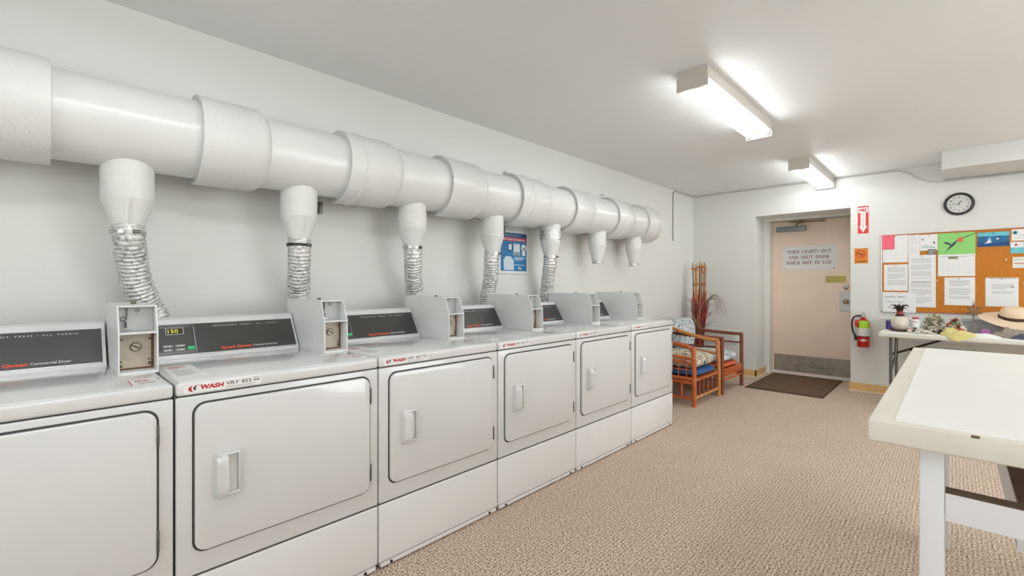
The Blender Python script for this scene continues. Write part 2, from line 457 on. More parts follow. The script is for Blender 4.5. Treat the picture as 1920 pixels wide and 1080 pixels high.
b = MB().m('steel'); b.rbox(-1.012, -.885, DY-.004, DY, .842, 1.085, .002, 1)
b.build('lock_plate', door)
b = MB().m('brass'); b.lathe([(.02, 0), (.02, .012), (.011, .018), (.011, .04), (.026, .046), (.03, .058), (.024, .072), (.004, .076)], 20, T(-.948, DY-.004, .962) @ FACE_NY)
b.build('door_knob', door)
b = MB().m('steel'); b.lathe([(.028, 0), (.028, .008), (.02, .014), (.003, .015)], 20, T(-.95, DY, 1.14) @ FACE_NY)
b.m('black_metal').box(-.952, -.948, DY-.0165, DY-.0145, 1.13, 1.15)
b.build('deadbolt', door)
# gold notice strip
b = MB().m('sign_gold').box(-1.163, -.95, DY-.0015, DY, 1.193, 1.279)
b.m('dried_olive')
for i, z in enumerate((1.262, 1.244, 1.222, 1.205)): b.box(-1.15, -.97-(.03 if i % 2 else 0), DY-.002, DY-.0015, z, z+.004)
tag(b.build('notice_strip'), 'small gold notice strip on the beige door above the deadbolt', 'sign')

# serif letters for the door sign
def serif_line(b, s, x0, x1, z, h, y):
    GW = {'I': .5, ' ': .55, 'W': 1.25, 'L': .85, 'E': .88, 'S': .8, 'T': .95}
    tot = sum(GW.get(c, 1)+.12 for c in s)-.12; k = (x1-x0)/tot; x = x0
    def q(a0, a1, c0, c1): b.box(x+a0*k, x+a1*k, y-.0006, y, z+c0*h, z+c1*h)
    def line(ax, az, bx, bz, wd):
        dx, dz = (bx-ax)*k, (bz-az)*h; L = math.hypot(dx, dz); nx, nz = -dz/L*wd*k/2, dx/L*wd*k/2
        P = [(x+ax*k+nx, y-.0006, z+az*h+nz), (x+bx*k+nx, y-.0006, z+bz*h+nz), (x+bx*k-nx, y-.0006, z+bz*h-nz), (x+ax*k-nx, y-.0006, z+az*h-nz)]
        b.add(P, [(0, 1, 2, 3)], None, True)
    def arc(cx, cz, rx, rz, a0, a1, wt, wn):
        n = 10
        for i in range(n):
            t0, t1 = R(a0+(a1-a0)*i/n), R(a0+(a1-a0)*(i+1)/n)
            line(cx+rx*math.cos(t0), cz+rz*math.sin(t0), cx+rx*math.cos(t1), cz+rz*math.sin(t1), wn+(wt-wn)*abs(math.cos((t0+t1)/2)))
    def stem(c, w_=.2, lo=True, hi=True):
        q(c-w_/2, c+w_/2, 0, 1)
        if lo: q(c-w_/2-.1, c+w_/2+.1, 0, .07)
        if hi: q(c-w_/2-.1, c+w_/2+.1, .93, 1)
    for c in s:
        g = GW.get(c, 1)
        if c == 'T': stem(.47, hi=False); q(0, .95, .9, 1); q(0, .07, .7, 1); q(.88, .95, .7, 1)
        elif c == 'U': q(.12, .32, .3, 1); q(.02, .42, .93, 1); q(.8, .88, .3, 1); q(.68, 1, .93, 1); arc(.53, .32, .31, .3, 180, 360, .16, .1)
        elif c == 'R': stem(.22); arc(.4, .74, .32, .22, -90, 90, .2, .09); q(.2, .42, .92, 1); q(.2, .42, .47, .55); line(.45, .5, .86, .03, .2); q(.76, 1, 0, .07)
        elif c == 'N': q(.15, .23, 0, 1); q(.02, .36, 0, .07); q(.02, .3, .93, 1); line(.16, .97, .84, .03, .2); q(.8, .88, 0, 1); q(.68, 1, .93, 1)
        elif c == 'L': stem(.22); q(.2, .85, 0, .08); q(.78, .85, 0, .3)
        elif c == 'I': stem(.25)
        elif c == 'G': arc(.5, .5, .4, .44, 45, 315, .2, .09); q(.72, .9, .05, .42); q(.6, 1, .4, .47); q(.8, .86, .7, .95)
        elif c == 'H': stem(.2); stem(.8); q(.2, .8, .47, .54)
        elif c == 'S': arc(.4, .73, .27, .22, 30, 270, .17, .1); arc(.4, .27, .29, .22, -150, 90, .18, .1)
        elif c == 'O': arc(.5, .5, .4, .45, 0, 360, .22, .09)
        elif c == 'A': line(.15, 0, .5, 1, .08); line(.5, 1, .84, 0, .2); q(.28, .7, .3, .37); q(0, .3, 0, .07); q(.66, 1, 0, .07)
        elif c == 'D': stem(.22); arc(.42, .5, .45, .46, -90, 90, .2, .08); q(.2, .44, .92, 1); q(.2, .44, 0, .08)
        elif c == 'W': line(.12, 1, .38, 0, .18); line(.38, 0, .62, .9, .08); line(.6, .95, .86, 0, .18); line(.86, 0, 1.12, 1, .08); q(0, .28, .93, 1); q(1, 1.25, .93, 1)
        elif c == 'E': stem(.2, hi=False, lo=False); q(.05, .85, 0, .08); q(.05, .82, .92, 1); q(.2, .6, .47, .54); q(.78, .85, 0, .3); q(.75, .82, .7, 1)
        x += (g+.12)*k
b = MB().m('paper').rbox(-1.637, -1.048, DY-.004, DY, 1.362, 1.67, .002, 1)
b.m('print_maroon')
serif_line(b, 'TURN LIGHTS OUT', -1.587, -1.10, 1.574, .042, DY-.0042)
serif_line(b, 'AND SHUT DOOR', -1.567, -1.12, 1.503, .042, DY-.0042)
serif_line(b, 'WHEN NOT IN USE', -1.592, -1.095, 1.432, .042, DY-.0042)
b.m('steel_dark')
for x in (-1.617, -1.068):
    for z in (1.384, 1.648): b.cyl((x, DY-.004, z), (x, DY-.006, z), .006, n=10)
tag(b.build('door_sign'), 'white sign lettered turn lights out and shut door, screwed to the beige door', 'sign')

# door mat
b = MB().m('mat_brown').rbox(-1.70, -.985, 5.66, 6.73, .001, .008, .002, 1)
b.m('mat_edge').rbox(-1.722, -.966, 5.60, 6.79, 0, .004, .002, 1)
for i in range(2):
    k = .05+.02*i; b.m('mat_edge').box(-1.70+k, -1.70+k+.004, 5.66+k, 6.73-k, .008, .0085).box(-.985-k-.004, -.985-k, 5.66+k, 6.73-k, .008, .0085)
tag(b.build('door_mat'), 'brown rectangular door mat on the carpet before the beige door', 'mat')

# ================================================================== DRYERS
FX = -1.698; W = .683; Y0 = .289
def make_dryer_parts(root):
    # cabinet
    b = MB().m('gap_dark').box(-.71, -.008, .005, .678, .03, .87)  # core painted dark for the shade between panels
    b.m('enamel').box(-.712, -.02, .003, .0052, .03, .868).box(-.712, -.02, .6778, .680, .03, .868)
    b.m('enamel').rbox(-.03, 0, .003, .68, .274, .831, .005, 3)
    b.build('cabinet', root)
    b = MB().m('enamel_low').rbox(-.03, 0, .003, .68, .03, .267, .005, 3)
    b.build('lower_panel', root)
    b = MB().m('gap_dark').box(-.6, -.03, .02, .663, 0, .03).m('enamel_low').box(-.03, -.002, .012, .671, .010, .027)  # dark block stands for the shadow line under the dryer
    b.m('black_metal').cyl((-.004, .06, .017), (.002, .06, .017), .006, n=8).cyl((-.004, .625, .017), (.002, .625, .017), .006, n=8)
    b.build('base_rail', root)
    # worktop with a raised rim and rounded nose
    b = MB().m('enamel').rbox(-.712, .002, .003, .680, .835, .876, .009, 4)
    b.rbox(-.70, -.012, .012, .671, .870, .8785, .004, 2)
    b.build('top', root)
    # door
    d = MB()
    d.m('gap_dark').prism(d.rrect(.044, .645, .340, .811, .037), 'x', -.002, .0012)  # dark plate painted as the shaded groove around the door
    g = d.build('door_gasket', root)
    d = MB()
    d.m('enamel').prism(d.rrect(.050, .639, .346, .805, .033, 8), 'x', .0005, .013, chamfer=.005)
    door = d.build('door', root)
    h = MB().m('enamel')
    # cup handle: plate, curved pull leaving a hollow
    h.rbox(.011, .019, .100, .172, .506, .641, .004, 2)
    n = 14; ro = []; 
    for i in range(n+1):
        z = .506+.135*i/n; t = abs(2*i/n-1); e = .034*(1-t**6)**.5 if t < 1 else 0
        ro.append([(.018, .101, z), (.018+e*.55, .104, z), (.018+e, .122, z), (.018+e, .132, z), (.018+e*.8, .134, z), (.018, .118, z)])
    h.rings(ro, True, True)
    h.rbox(.014, .034, .104, .170, .633, .641, .003, 2).rbox(.014, .034, .104, .170, .506, .514, .003, 2)
    h.m('enamel').box(.0185, .0195, .134, .166, .515, .632).rbox(.014, .027, .165, .171, .508, .639, .002, 2)
    h.build('handle', door)
    for z0 in (.698, .388):
        MB().m('steel_dark').rbox(.008, .016, .6385, .6445, z0, z0+.066, .002, 1).build('hinge', door)
    # console
    b = MB().m('enamel')
    prof = [(-.70, .876), (-.532, .876), (-.536, .886), (-.620, 1.020), (-.626, 1.031), (-.640, 1.037), (-.70, 1.037)]
    b.prism(prof, 'y', .022, .571)
    b.build('console', root)
    # control panel lying on the slanted face
    a0 = Vector((-.540, 0, .894)); a1 = Vector((-.613, 0, 1.010)); up = (a1-a0).normalized(); H = (a1-a0).length
    nrm = Vector((up.z, 0, -up.x))
    M = Matrix(((0, up.x, nrm.x, a0.x), (1, 0, 0, 0), (0, up.z, nrm.z, a0.z), (0, 0, 0, 1)))
    # local: x = world Y, y = up the face, z = out
    def pb(b, x0, x1, y0, y1, z0, z1): b.box(x0, x1, y0, y1, z0, z1, M)
    b = MB().m('trim_silver'); pb(b, .034, .564, -.003, H+.003, -.001, .0025)
    b.m('panel_black'); pb(b, .037, .561, 0, H, .002, .0035)
    b.m('trim_silver'); pb(b, .166, .1675, .008, H-.008, .0035, .004)
    for k in range(3): pb(b, .04, .16, .006+.004*k, .0065+.004*k, .0035, .0038); pb(b, .04, .16, H-.006-.004*k, H-.0055-.004*k, .0035, .0038)
    b.m('print_white').text('P E R M A N E N T    P R E S S   •   A L L    F A B R I C', .262, .0062, M @ T(.236, H-.018, .0042))
    b.m('print_red').text('Speed Queen', .118, .0115, M @ T(.255, .0095, .0042), bold=.035)
    b.m('print_white').text('Commercial Dryer', .10, .0095, M @ T(.378, .0105, .0042), bold=.004)
    cp = b.build('control_panel', root)
    b = MB().m('trim_silver'); pb(b, .071, .131, H-.046, H-.016, .003, .0045)
    b.m('display_dark'); pb(b, .073, .129, H-.044, H-.018, .004, .0052)
    b.m('display_glow').text('150', .034, .016, M @ T(.078, H-.039, .0058))
    b.build('display', cp)
    for r_ in range(2):
        for c_ in range(2):
            b = MB().m('key_grey'); x0 = .056+c_*.041; y0 = .016+r_*.017
            b.rbox(x0, x0+.033, y0, y0+.012, .003, .006, .002, 2, M)
            b.m('print_white'); b.text('▲' if False else 'o o', .02, .006, M @ T(x0+.006, y0+.003, .0064), bold=.05)
            b.build('keypad_button', cp)
    b = MB().m('key_green').rbox(.137, .162, .018, .034, .003, .007, .002, 2, M); b.build('start_button', cp)
    # coin box
    b = MB().m('coin_paint')
    y0, y1 = .578, .684
    side = [(-.700, .877), (-.269, .877), (-.272, 1.017), (-.309, 1.106), (-.700, 1.106)]
    b.prism(side, 'y', y0, y0+.004).prism(side, 'y', y1-.004, y1)
    b.box(-.70, -.345, y0+.004, y1-.004, .878, 1.106)
    b.box(-.35, -.309, y0+.004, y1-.004, 1.101, 1.106)
    b.rbox(-.345, -.272, y0+.003, y1-.003, 1.011, 1.017, .001, 1)
    b.box(-.345, -.270, y0+.004, y1-.004, .877, .886)
    b.m('screw_dark').cyl((-.47, .64, 1.105), (-.47, .64, 1.113), .008, n=8)
    cb = b.build('coin_box', root)
    b = MB().m('coin_plate').box(-.345, -.333, y0+.005, y1-.005, .887, 1.009)
    b.m('rust').box(-.3335, -.3328, y1-.012, y1-.005, .887, 1.009).box(-.3335, -.3328, y0+.005, y1-.005, .887, .892)
    b.m('screw_dark')
    for yy, zz, rr in ((.593, .989, .0038), (.668, .989, .0038), (.590, .915, .0035), (.666, .918, .0035), (.590, .899, .0048), (.668, .904, .0055)):
        b.cyl((-.334, yy, zz), (-.331, yy, zz), rr, n=10)
    b.build('service_plate', cb)
    b = MB().m('black_metal').lathe([(.0155, 0), (.0155, .004), (.0135, .004)], 20, T(-.333, .630, .963) @ FACE_X)
    b.m('coin_plate').lathe([(.0132, 0), (.0132, .0048), (.001, .0048)], 20, T(-.333, .630, .963) @ FACE_X)
    b.m('black_metal').box(-.329, -.3275, -.012, .012, -.0018, .0018, T(0, .630, .963) @ Matrix.Rotation(R(-30), 4, 'X'))
    b.build('lock', cb)
    b = MB().m('coin_inner').box(-.345, -.341, y0+.005, y1-.005, 1.018, 1.100)
    b.m('steel').rbox(-.341, -.325, .598, .606, 1.030, 1.052, .002, 1).box(-.341, -.334, .594, .620, 1.022, 1.026)
    b.m('black_plastic').box(-.326, -.3235, .6005, .6045, 1.032, 1.050)
    b.m('steel_dark').tube([(-.338, .598+.008*math.cos(t), 1.060+.006*math.sin(t)) for t in [2*PI*i/12 for i in range(13)]], .0016, 6)
    b.box(-.340, -.334, .6055, .6085, 1.066, 1.098)
    b.m('key_grey').cyl((-.341, .635, 1.088), (-.339, .635, 1.088), .008, n=14)
    b.build('coin_slide', cb)
    # warning stickers on the worktop
    b = MB().m('sticker_white').box(-.155, -.045, .586, .662, .8783, .8789)
    b.m('print_crimson').box(-.152, -.048, .588, .5905, .8789, .8792)
    b.text('02', .034, .022, T(-.108, .602, .8793) @ FACE_UP_X, bold=.02)
    b.m('print_black').box(-.152, -.10, .6585, .6605, .8789, .8792)
    b.m('print_grey')
    for i in range(4): b.box(-.085+.008*i, -.082+.008*i, .605, .652-.008*(i % 2), .8789, .8792)
    b.build('warning_sticker', root)
    b = MB().m('sticker_white').box(-.36, -.10, .022, .108, .8783, .8789)
    b.m('print_crimson').text('WARNING', .055, .024, T(-.31, .03, .8793) @ FACE_UP_X, bold=.03)
    b.text('FIRE', .03, .016, T(-.28, .03, .8793) @ FACE_UP_X, bold=.02)
    b.m('print_grey')
    for i in range(9): b.box(-.245+.014*i, -.241+.014*i, .03, .098-.013*(i % 3), .8789, .8792)
    b.build('instruction_sticker', root)
def id_sticker(root, code, num):
    b = MB().m('sticker_white').box(.002, .0026, .022, .240, .8415, .8705)
    x = .0029
    # red double swoosh
    b.m('print_crimson')
    def crescent(cy, cz, ro, t0, t1, th, m_):
        b.m(m_); n = 14; A = []; B = []
        for i in range(n+1):
            t = R(t0+(t1-t0)*i/n); e = th*math.sin(PI*i/n)**.8
            A.append((x, cy+ro*1.5*math.cos(t), cz+ro*math.sin(t))); B.append((x, cy+(ro-e)*1.5*math.cos(t)+e*.6, cz+(ro-e)*math.sin(t)))
        b.rings([A, B], False, False)
    crescent(.048, .855, .0095, 100, 265, .004, 'print_crimson')
    crescent(.058, .856, .0075, 95, 250, .003, 'print_black')
    b.m('print_crimson').text('WASH', .064, .0125, T(x, .064, .8505) @ FACE_X, bold=.05, slant=.15)
    b.box(.0027, .0029, .05, .078, .863, .8642)
    b.m('print_black').text(code, .038, .0115, T(x, .136, .853) @ FACE_X, bold=.006)
    b.text(num, .029, .0115, T(x, .181, .853) @ FACE_X, bold=.006)
    for i in range(9): b.box(.0027, .0029, .2165+i*.0022, .2178+i*.0022, .8555, .8605)
    b.m('print_grey')
    b.box(.0027, .0029, .215, .236, .864, .8652).box(.0027, .0029, .215, .232, .8665, .8675)
    b.box(.0027, .0029, .136, .225, .8475, .8484).box(.0027, .0029, .136, .212, .8447, .8455)
    b.build('identification_sticker', root)
dl = ['white commercial dryer at the left edge of the photo, only its right part visible',
      'white commercial dryer with sticker VRY 855, second from the left',
      'white commercial dryer with sticker VRY 857, third from the left',
      'fourth white commercial dryer from the left, a small light reflection high on its door',
      'fifth white commercial dryer from the left, next to last in the row',
      'last white commercial dryer at the far end, beside the rattan armchair']
codes = [('VRY', '854'), ('VRY', '855'), ('VRY', '857'), ('VRY', '851'), ('VRY', '850'), ('VRY', '852')]
proto = thing('clothes_dryer', dl[0], 'dryer', (FX, Y0-W, 0), 'commercial dryers in the row')
make_dryer_parts(proto)
dryers = [proto]
for i in range(1, 6):
    c = copy_tree(proto); c.location = (FX, Y0+W*(i-1), 0); c['label'] = dl[i]; dryers.append(c)
for d, cn in zip(dryers, codes): id_sticker(d, *cn)
# small black scuffs on dryer door 2
b = MB().m('print_grey_light').box(.0129, .0132, .27, .30, .508, .510)
b.build('scratch', dryers[1])

# ================================================================== EXHAUST DUCT
DXc, DZ, DR, CR = -2.375, 1.804, .165, .190
duct = thing('exhaust_duct', 'long thick white painted round duct running along the left wall above the dryers', 'duct', (DXc, 2, DZ-DR))
duct.location = (0, 0, 0)
AX = T(DXc, 0, DZ)
def ylathe(b, prof, n=64): return b.lathe([(r_, y) for r_, y in prof], n, AX, axis='y')
b = MB().m('duct_paint'); ylathe(b, [(DR, y) for y in (-1.6, -.5, .3, 1.2, 2.4, 3.6, 4.55)])
b.build('pipe', duct)
def coupling(y0, y1, groove=None, flare=True, bevel=.035, m_='duct_wrap', name='coupling'):
    b = MB().m(m_)
    prof = []
    if flare: prof += [(DR-.002, y0+.012), (CR-.008, y0+.004), (CR-.001, y0-.002), (CR+.001, y0)]
    else: prof += [(DR-.002, y0), (CR, y0)]
    if groove:
        prof += [(CR+.001, y0+.004), (CR, groove-.006), (CR+.005, groove-.002), (CR+.005, groove+.003), (CR-.002, groove+.008), (CR-.003, y1)]
    else: prof += [(CR, y0+.006), (CR-.001, y1)]
    prof += [(DR+.001, y1+bevel), (DR-.004, y1+bevel+.002)]
    ylathe(b, prof); b.build(name, duct)
coupling(-1.2, .033, flare=False, bevel=.0015)
coupling(.472, .700)
coupling(1.107, 1.385, groove=1.185)
coupling(1.759, 2.030, m_='duct_paint')
coupling(2.395, 2.70, groove=2.51, m_='duct_paint')
coupling(3.037, 3.30, m_='duct_paint')
coupling(3.696, 3.98, groove=3.84, m_='duct_paint')
b = MB().m('duct_paint'); ylathe(b, [(DR-.002, 4.27), (CR-.006, 4.262), (CR+.001, 4.26), (CR+.002, 4.40), (CR+.006, 4.405), (CR+.006, 4.412), (CR+.001, 4.416), (CR, 4.535), (CR-.006, 4.55), (.03, 4.552)])
b.build('end_cap', duct)
stubY = [.252, .917, 1.587, 2.259, 2.915, 3.600, 4.267]
for i, y in enumerate(stubY):
    b = MB().m('stub_wrap')
    zt = DZ-DR+.05; zk = 1.512 if i < 5 else 1.53; zb = 1.418
    rr = .085 if i < 3 else .082
    def rf(r0, z): return [(DXc+(r0+.0022*noise.noise((a*3, z*40, y*9)))*math.cos(a), y+(r0+.0022*noise.noise((a*3, z*40, y*9)))*math.sin(a), z) for a in [2*PI*k/40 for k in range(40)]]
    rg = [rf(rr, zt-(zt-zk)*k/10) for k in range(11)]
    rg += [rf(rr+.002, zk+.004), rf(rr, zk-.002), rf(.054, zb), rf(.053, zb-.012), rf(.050, zb-.013)]
    b.rings(rg, True, True)
    if i in (0, 1): b.m('stub_wrap').cyl((DXc+.06, y, zb), (DXc+.088, y, zk), .002, n=6)
    b.build('outlet', duct)
for y in (1.105, 2.56, 3.97):
    b = MB().m('steel_dark').rbox(XL, XL+.03, y-.008, y+.010, 1.575, 1.64, .001, 1)
    b.m('duct_wrap').box(XL+.001, XL+.006, y-.012, y+.012, 1.60, 2.02)
    b.build('wall_bracket', duct)
# flexible foil hoses
def hose(i, pts, label, nring=34, r0=.053, clampz=None):
    t = thing('flexible_hose', label, 'hose', (0, 0, 0), 'foil dryer hoses')
    P = spline(pts, 26); L = sum((P[k+1]-P[k]).length for k in range(len(P)-1)); s_ = 0; acc = [0]
    for k in range(len(P)-1): s_ += (P[k+1]-P[k]).length; acc.append(s_)
    # resample finely
    n = max(8, int(L/.0035)); Q = []
    j = 0
    for k in range(n+1):
        d = L*k/n
        while j < len(acc)-2 and acc[j+1] < d: j += 1
        f = (d-acc[j])/max(1e-6, acc[j+1]-acc[j]); Q.append(P[j].lerp(P[j+1], f))
    rs = []
    for k in range(len(Q)): rs.append(r0*(1+.035*math.sin(2*PI*(L*k/n)/.017)))
    def rfun(a, c, m_):
        th = 2*PI*c/m_
        return 1+.06*noise.noise((math.cos(th)*2.4+i*7, math.sin(th)*2.4, a*.16))+.03*noise.noise((math.cos(th)*7+i*5, math.sin(th)*7, a*.35))
    b = MB().m('foil'); b.tube(Q, rs, 36, rfun=rfun)
    b.build('foil_hose', t, ang=60)
    if clampz is not None:
        c = Vector(pts[0]) + Vector((0, 0, clampz-pts[0][2]))
        m_ = 'steel' if i != 1 else 'black_metal'
        b = MB().m(m_).lathe([(r0+.001, -.007), (r0+.005, -.007), (r0+.005, .007), (r0+.001, .007)], 36, T(*c))
        b.m('steel_dark').rbox(r0-.002, r0+.014, -.012, .012, -.006, .008, .002, 1, T(*c) @ Matrix.Rotation(R(20), 4, 'Z'))
        b.build('hose_clamp', t)
    return t
hose(0, [(DXc, .252, 1.425), (DXc, .255, 1.37), (-2.42, .270, 1.272), (-2.455, .292, 1.175), (-2.478, .328, 1.083), (-2.482, .368, 1.0), (-2.485, .40, .80), (-2.485, .41, .55)], 'silver foil dryer hose slanting down to the right, leftmost in the photo', clampz=1.385)
hose(1, [(DXc, .917, 1.42), (DXc, .918, 1.34), (-2.42, .933, 1.213), (-2.472, .955, 1.12), (-2.485, .96, 1.0), (-2.485, .96, .6)], 'straight vertical silver foil hose with a black band near its top', clampz=1.375)
hose(2, [(DXc, 1.587, 1.42), (DXc, 1.592, 1.34), (-2.42, 1.625, 1.22), (-2.472, 1.668, 1.12), (-2.485, 1.68, 1.0), (-2.485, 1.68, .6)], 'silver foil dryer hose above the VRY 857 dryer, third from the left', clampz=1.40)
hose(3, [(DXc, 2.259, 1.42), (DXc, 2.252, 1.34), (-2.42, 2.286, 1.227), (-2.472, 2.309, 1.12), (-2.485, 2.31, 1.0), (-2.485, 2.31, .6)], 'silver foil dryer hose hanging just left of the blue wall poster', clampz=1.395)
hose(4, [(DXc, 2.915, 1.42), (DXc, 2.908, 1.34), (-2.42, 2.942, 1.234), (-2.472, 2.985, 1.12), (-2.485, 2.99, 1.0), (-2.485, 2.99, .6)], 'silver foil dryer hose hanging just right of the blue wall poster', clampz=1.40)
for i, lb in ((5, 'short cut silver foil hose end under the second outlet from the far duct end'), (6, 'short cut silver foil hose end under the outlet nearest the far duct end')):
    hose(i, [(DXc, stubY[i], 1.415), (DXc, stubY[i], 1.39), (DXc, stubY[i]+.002, 1.365)], lb, r0=.05)
b = MB().m('foil').lathe([(.0845, -.04), (.0875, -.038), (.088, .035), (.085, .04)], 40, T(DXc, stubY[4], 1.575))
b.build('foil_band', duct)

# wall hooks above the duct
for y, z in ((2.576, 2.062), (3.967, 2.078)):
    b = MB().m('steel_dark').cyl((XL, y, z), (XL+.03, y, z), .003, n=6).cyl((XL+.028, y, z-.004), (XL+.028, y, z+.014), .003, n=6)
    tag(b.build('wall_hook'), 'small metal hook on the left wall above the duct, ' + ('the nearer one' if y < 3 else 'the farther one'), 'hook', 'hooks above the duct')

# poster on the left wall
t = thing('wall_poster', 'blue poster in a white frame hanging on the left wall between two foil hoses', 'poster', (XL, 2.52, 1.262))
X = .012
b = MB().m('print_white').rbox(0, .012, 0, .345, 0, .352, .004, 2); b.build('frame', t)
b = MB().m('poster_blue').box(X, X+.001, .018, .322, .022, .330)
X += .0012
b.m('poster_navy').box(X-.0002, X, .018, .322, .300, .330)
b.m('print_white').text('Introducing the New Way to', .2, .009, T(X+.0002, .06, .309) @ FACE_X)
b.m('poster_red').box(X-.0002, X, .018, .320, .262, .296)
b.m('print_white').text('Use Your Smartphone', .27, .018, T(X+.0004, .034, .270) @ FACE_X, bold=.02)
b.m('print_black').box(X-.0001, X+.0001, .10, .150, .185, .246)
b.m('poster_pale').box(X-.0002, X+.0003, .108, .142, .192, .240)
b.box(X-.0002, X, .165, .240, .150, .245); b.m('print_grey').box(X, X+.0003, .17, .235, .15, .178).box(X, X+.0003, .172, .20, .232, .24)
b.m('print_white').prism([(.255, .20), (.262, .235), (.285, .245), (.31, .235), (.318, .20), (.305, .205), (.305, .15), (.268, .15), (.268, .205)], 'x', X-.0002, X+.0002)
b.m('print_grey').cyl((X, .287, .206), (X+.0004, .287, .206), .014, n=14)
b.m('print_white')
for k, z in enumerate((.132, .122, .112)): b.box(X-.0002, X+.0002, .175, .31-.02*k, z, z+.004)
for k, z in enumerate((.070, )): b.box(X-.0002, X+.0002, .175, .30, z, z+.004)
b.text('Play', .04, .018, T(X+.0002, .22, .038) @ FACE_X, bold=.03)
b.m('poster_pale').prism([(.055, .03), (.05, .11), (.075, .14), (.13, .14), (.165, .11), (.17, .03)], 'x', X-.0002, X+.0001)
b.build('print', t)

# cable on the walls
b = MB().m('cable_dark').tube([(XL+.006, 5.632, 1.726), (XL+.006, 5.632, 2.30)]+quad_bez((XL+.006, 5.632, 2.30), (XL+.006, 5.632, 2.362), (XL+.006, 5.70, 2.366), 5), .005, 6)
b.m('cable_grey').tube([(XL+.008, 5.70, 2.366), (XL+.008, 6.20, 2.366), (XL+.03, YB-.008, 2.366), (-1.6, YB-.008, 2.367), (-.46, YB-.008, 2.367)]+quad_bez((-.46, YB-.008, 2.367), (-.40, YB-.008, 2.365), (-.33, YB-.008, 2.32), 5)+quad_bez((-.30, YB-.008, 2.29), (-.20, YB-.008, 2.205), (-.10, YB-.008, 2.200), 5)+[(1.5, YB-.008, 2.196)], .007, 6)
tag(b.build('wall_cable'), 'thin painted cable running from the left wall along the top of the back wall', 'cable')

# ================================================================== CEILING LIGHTS
def light(y0, x, label):
    t = thing('ceiling_light', label, 'light', (x, y0, 2.262), 'two-tube ceiling lights')
    L = 1.22
    b = MB().m('fixture_white')
    b.rbox(-.086, .086, .004, L-.004, .0485, .118, .003, 2)           # tray
    b.box(-.03, .03, .01, L-.01, .034, .047)
    b.build('housing', t)
    for yy in (0, L-.008):
        b = MB().m('fixture_white')
        b.prism([(-.086, .118), (.086, .118), (.088, .06), (.088, .004), (-.088, .004), (-.088, .06)], 'y', yy, yy+.008)
        b.build('end_plate', t)
    for s in (-1, 1):
        b = MB().m('fixture_white').rbox(s*.062-.014, s*.062+.014, .008, .03, .015, .063, .002, 1).rbox(s*.062-.014, s*.062+.014, L-.03, L-.008, .015, .063, .002, 1)
        b.build('lamp_holder', t)
        b = MB().m('tube_glow').cyl((s*.062, .03, .030), (s*.062, L-.03, .030), .0155, n=16)
        b.build('fluorescent_tube', t)
    return t
light(2.53, -1.05, 'two-tube fluorescent ceiling light nearer the camera, above the dryers aisle')
light(5.02, -1.06, 'two-tube fluorescent ceiling light farther away, near the door wall')
light(-.35, -1.05, 'two-tube fluorescent ceiling light right above the camera, out of view')  # unseen fixture added for fill
for x, nm in ((1.0, 'middle'), (2.2, 'right-hand')):  # two unseen rows of fixtures added to even out the light
    for y, nn in ((-.6, 'nearest'), (1.8, 'second'), (4.2, 'farthest')): light(y, x, 'two-tube fluorescent ceiling light out of view, %s of the %s row' % (nn, nm))

# ================================================================== BACK WALL ITEMS
YW = YB
# clock
t = thing('wall_clock', 'round wall clock with a black rim and white dial', 'clock', (.036, YW, 1.853))
CM = T(0, 0, .110) @ FACE_NY
b = MB().m('black_plastic').lathe([(.108, 0), (.111, .012), (.105, .026), (.092, .028), (.086, .020), (.086, .006)], 48, CM); b.build('rim', t)
b = MB().m('print_white').lathe([(.0865, .004), (.0865, .0195), (.082, .0195), (.080, .010)], 48, CM)
b.m('clock_face').lathe([(.082, .003), (.082, .010), (.001, .0101)], 48, CM)
b.m('print_black')
for k in range(1, 13):
    a = PI/2-k*PI/6; b.text(str(k), None, .013, CM @ T(.066*math.cos(a), .066*math.sin(a)-.006, .0105), align='c', bold=.03)
for k in range(60):
    a = 2*PI*k/60; b.box(.0755, .0785, -.0004, .0004, .0104, .0106, CM @ Matrix.Rotation(a, 4, 'Z'))
b.build('dial', t)
for ang, ln, wd in ((178, .050, .003), (68, .036, .0045), (38, .045, .0014)):
    b = MB().m('print_black').box(-.008, ln, -wd/2, wd/2, .0125, .0132, CM @ Matrix.Rotation(R(ang), 4, 'Z'))
    if wd > .004: b.cyl((0, 0, .011), (0, 0, .014), .004, n=12, M=CM)
    b.build('hand', t)

# fire extinguisher sign
def flat(b, m_, x0, x1, z0, z1, y=0, th=.0008): b.m(m_).box(x0, x1, YW-y-th, YW-y, z0, z1); return b
b = flat(MB(), 'sign_red', -.762, -.668, 1.732, 2.030, 0, .002)
b.m('print_white').prism([(-.757, 2.02), (-.673, 2.02), (-.673, 1.958), (-.693, 1.958), (-.693, 1.81), (-.677, 1.81), (-.715, 1.742), (-.753, 1.81), (-.737, 1.81), (-.737, 1.958), (-.757, 1.958)], 'y', YW-.0026, YW-.002)
b.m('print_crimson').text('FIRE', .062, .032, T(-.746, YW-.0029, 1.970) @ FACE_NY, bold=.04)
for k, c in enumerate('EXTINGUISHER'): b.text(c, None, .0105, T(-.715, YW-.0029, 1.944-k*.0135) @ FACE_NY, bold=.02, align='c')
b.m('print_maroon').box(-.757, -.673, YW-.0029, YW-.0026, 2.016, 2.022)
tag(b.build('fire_sign'), 'tall red and white fire extinguisher sign with a down arrow, right of the door', 'sign')
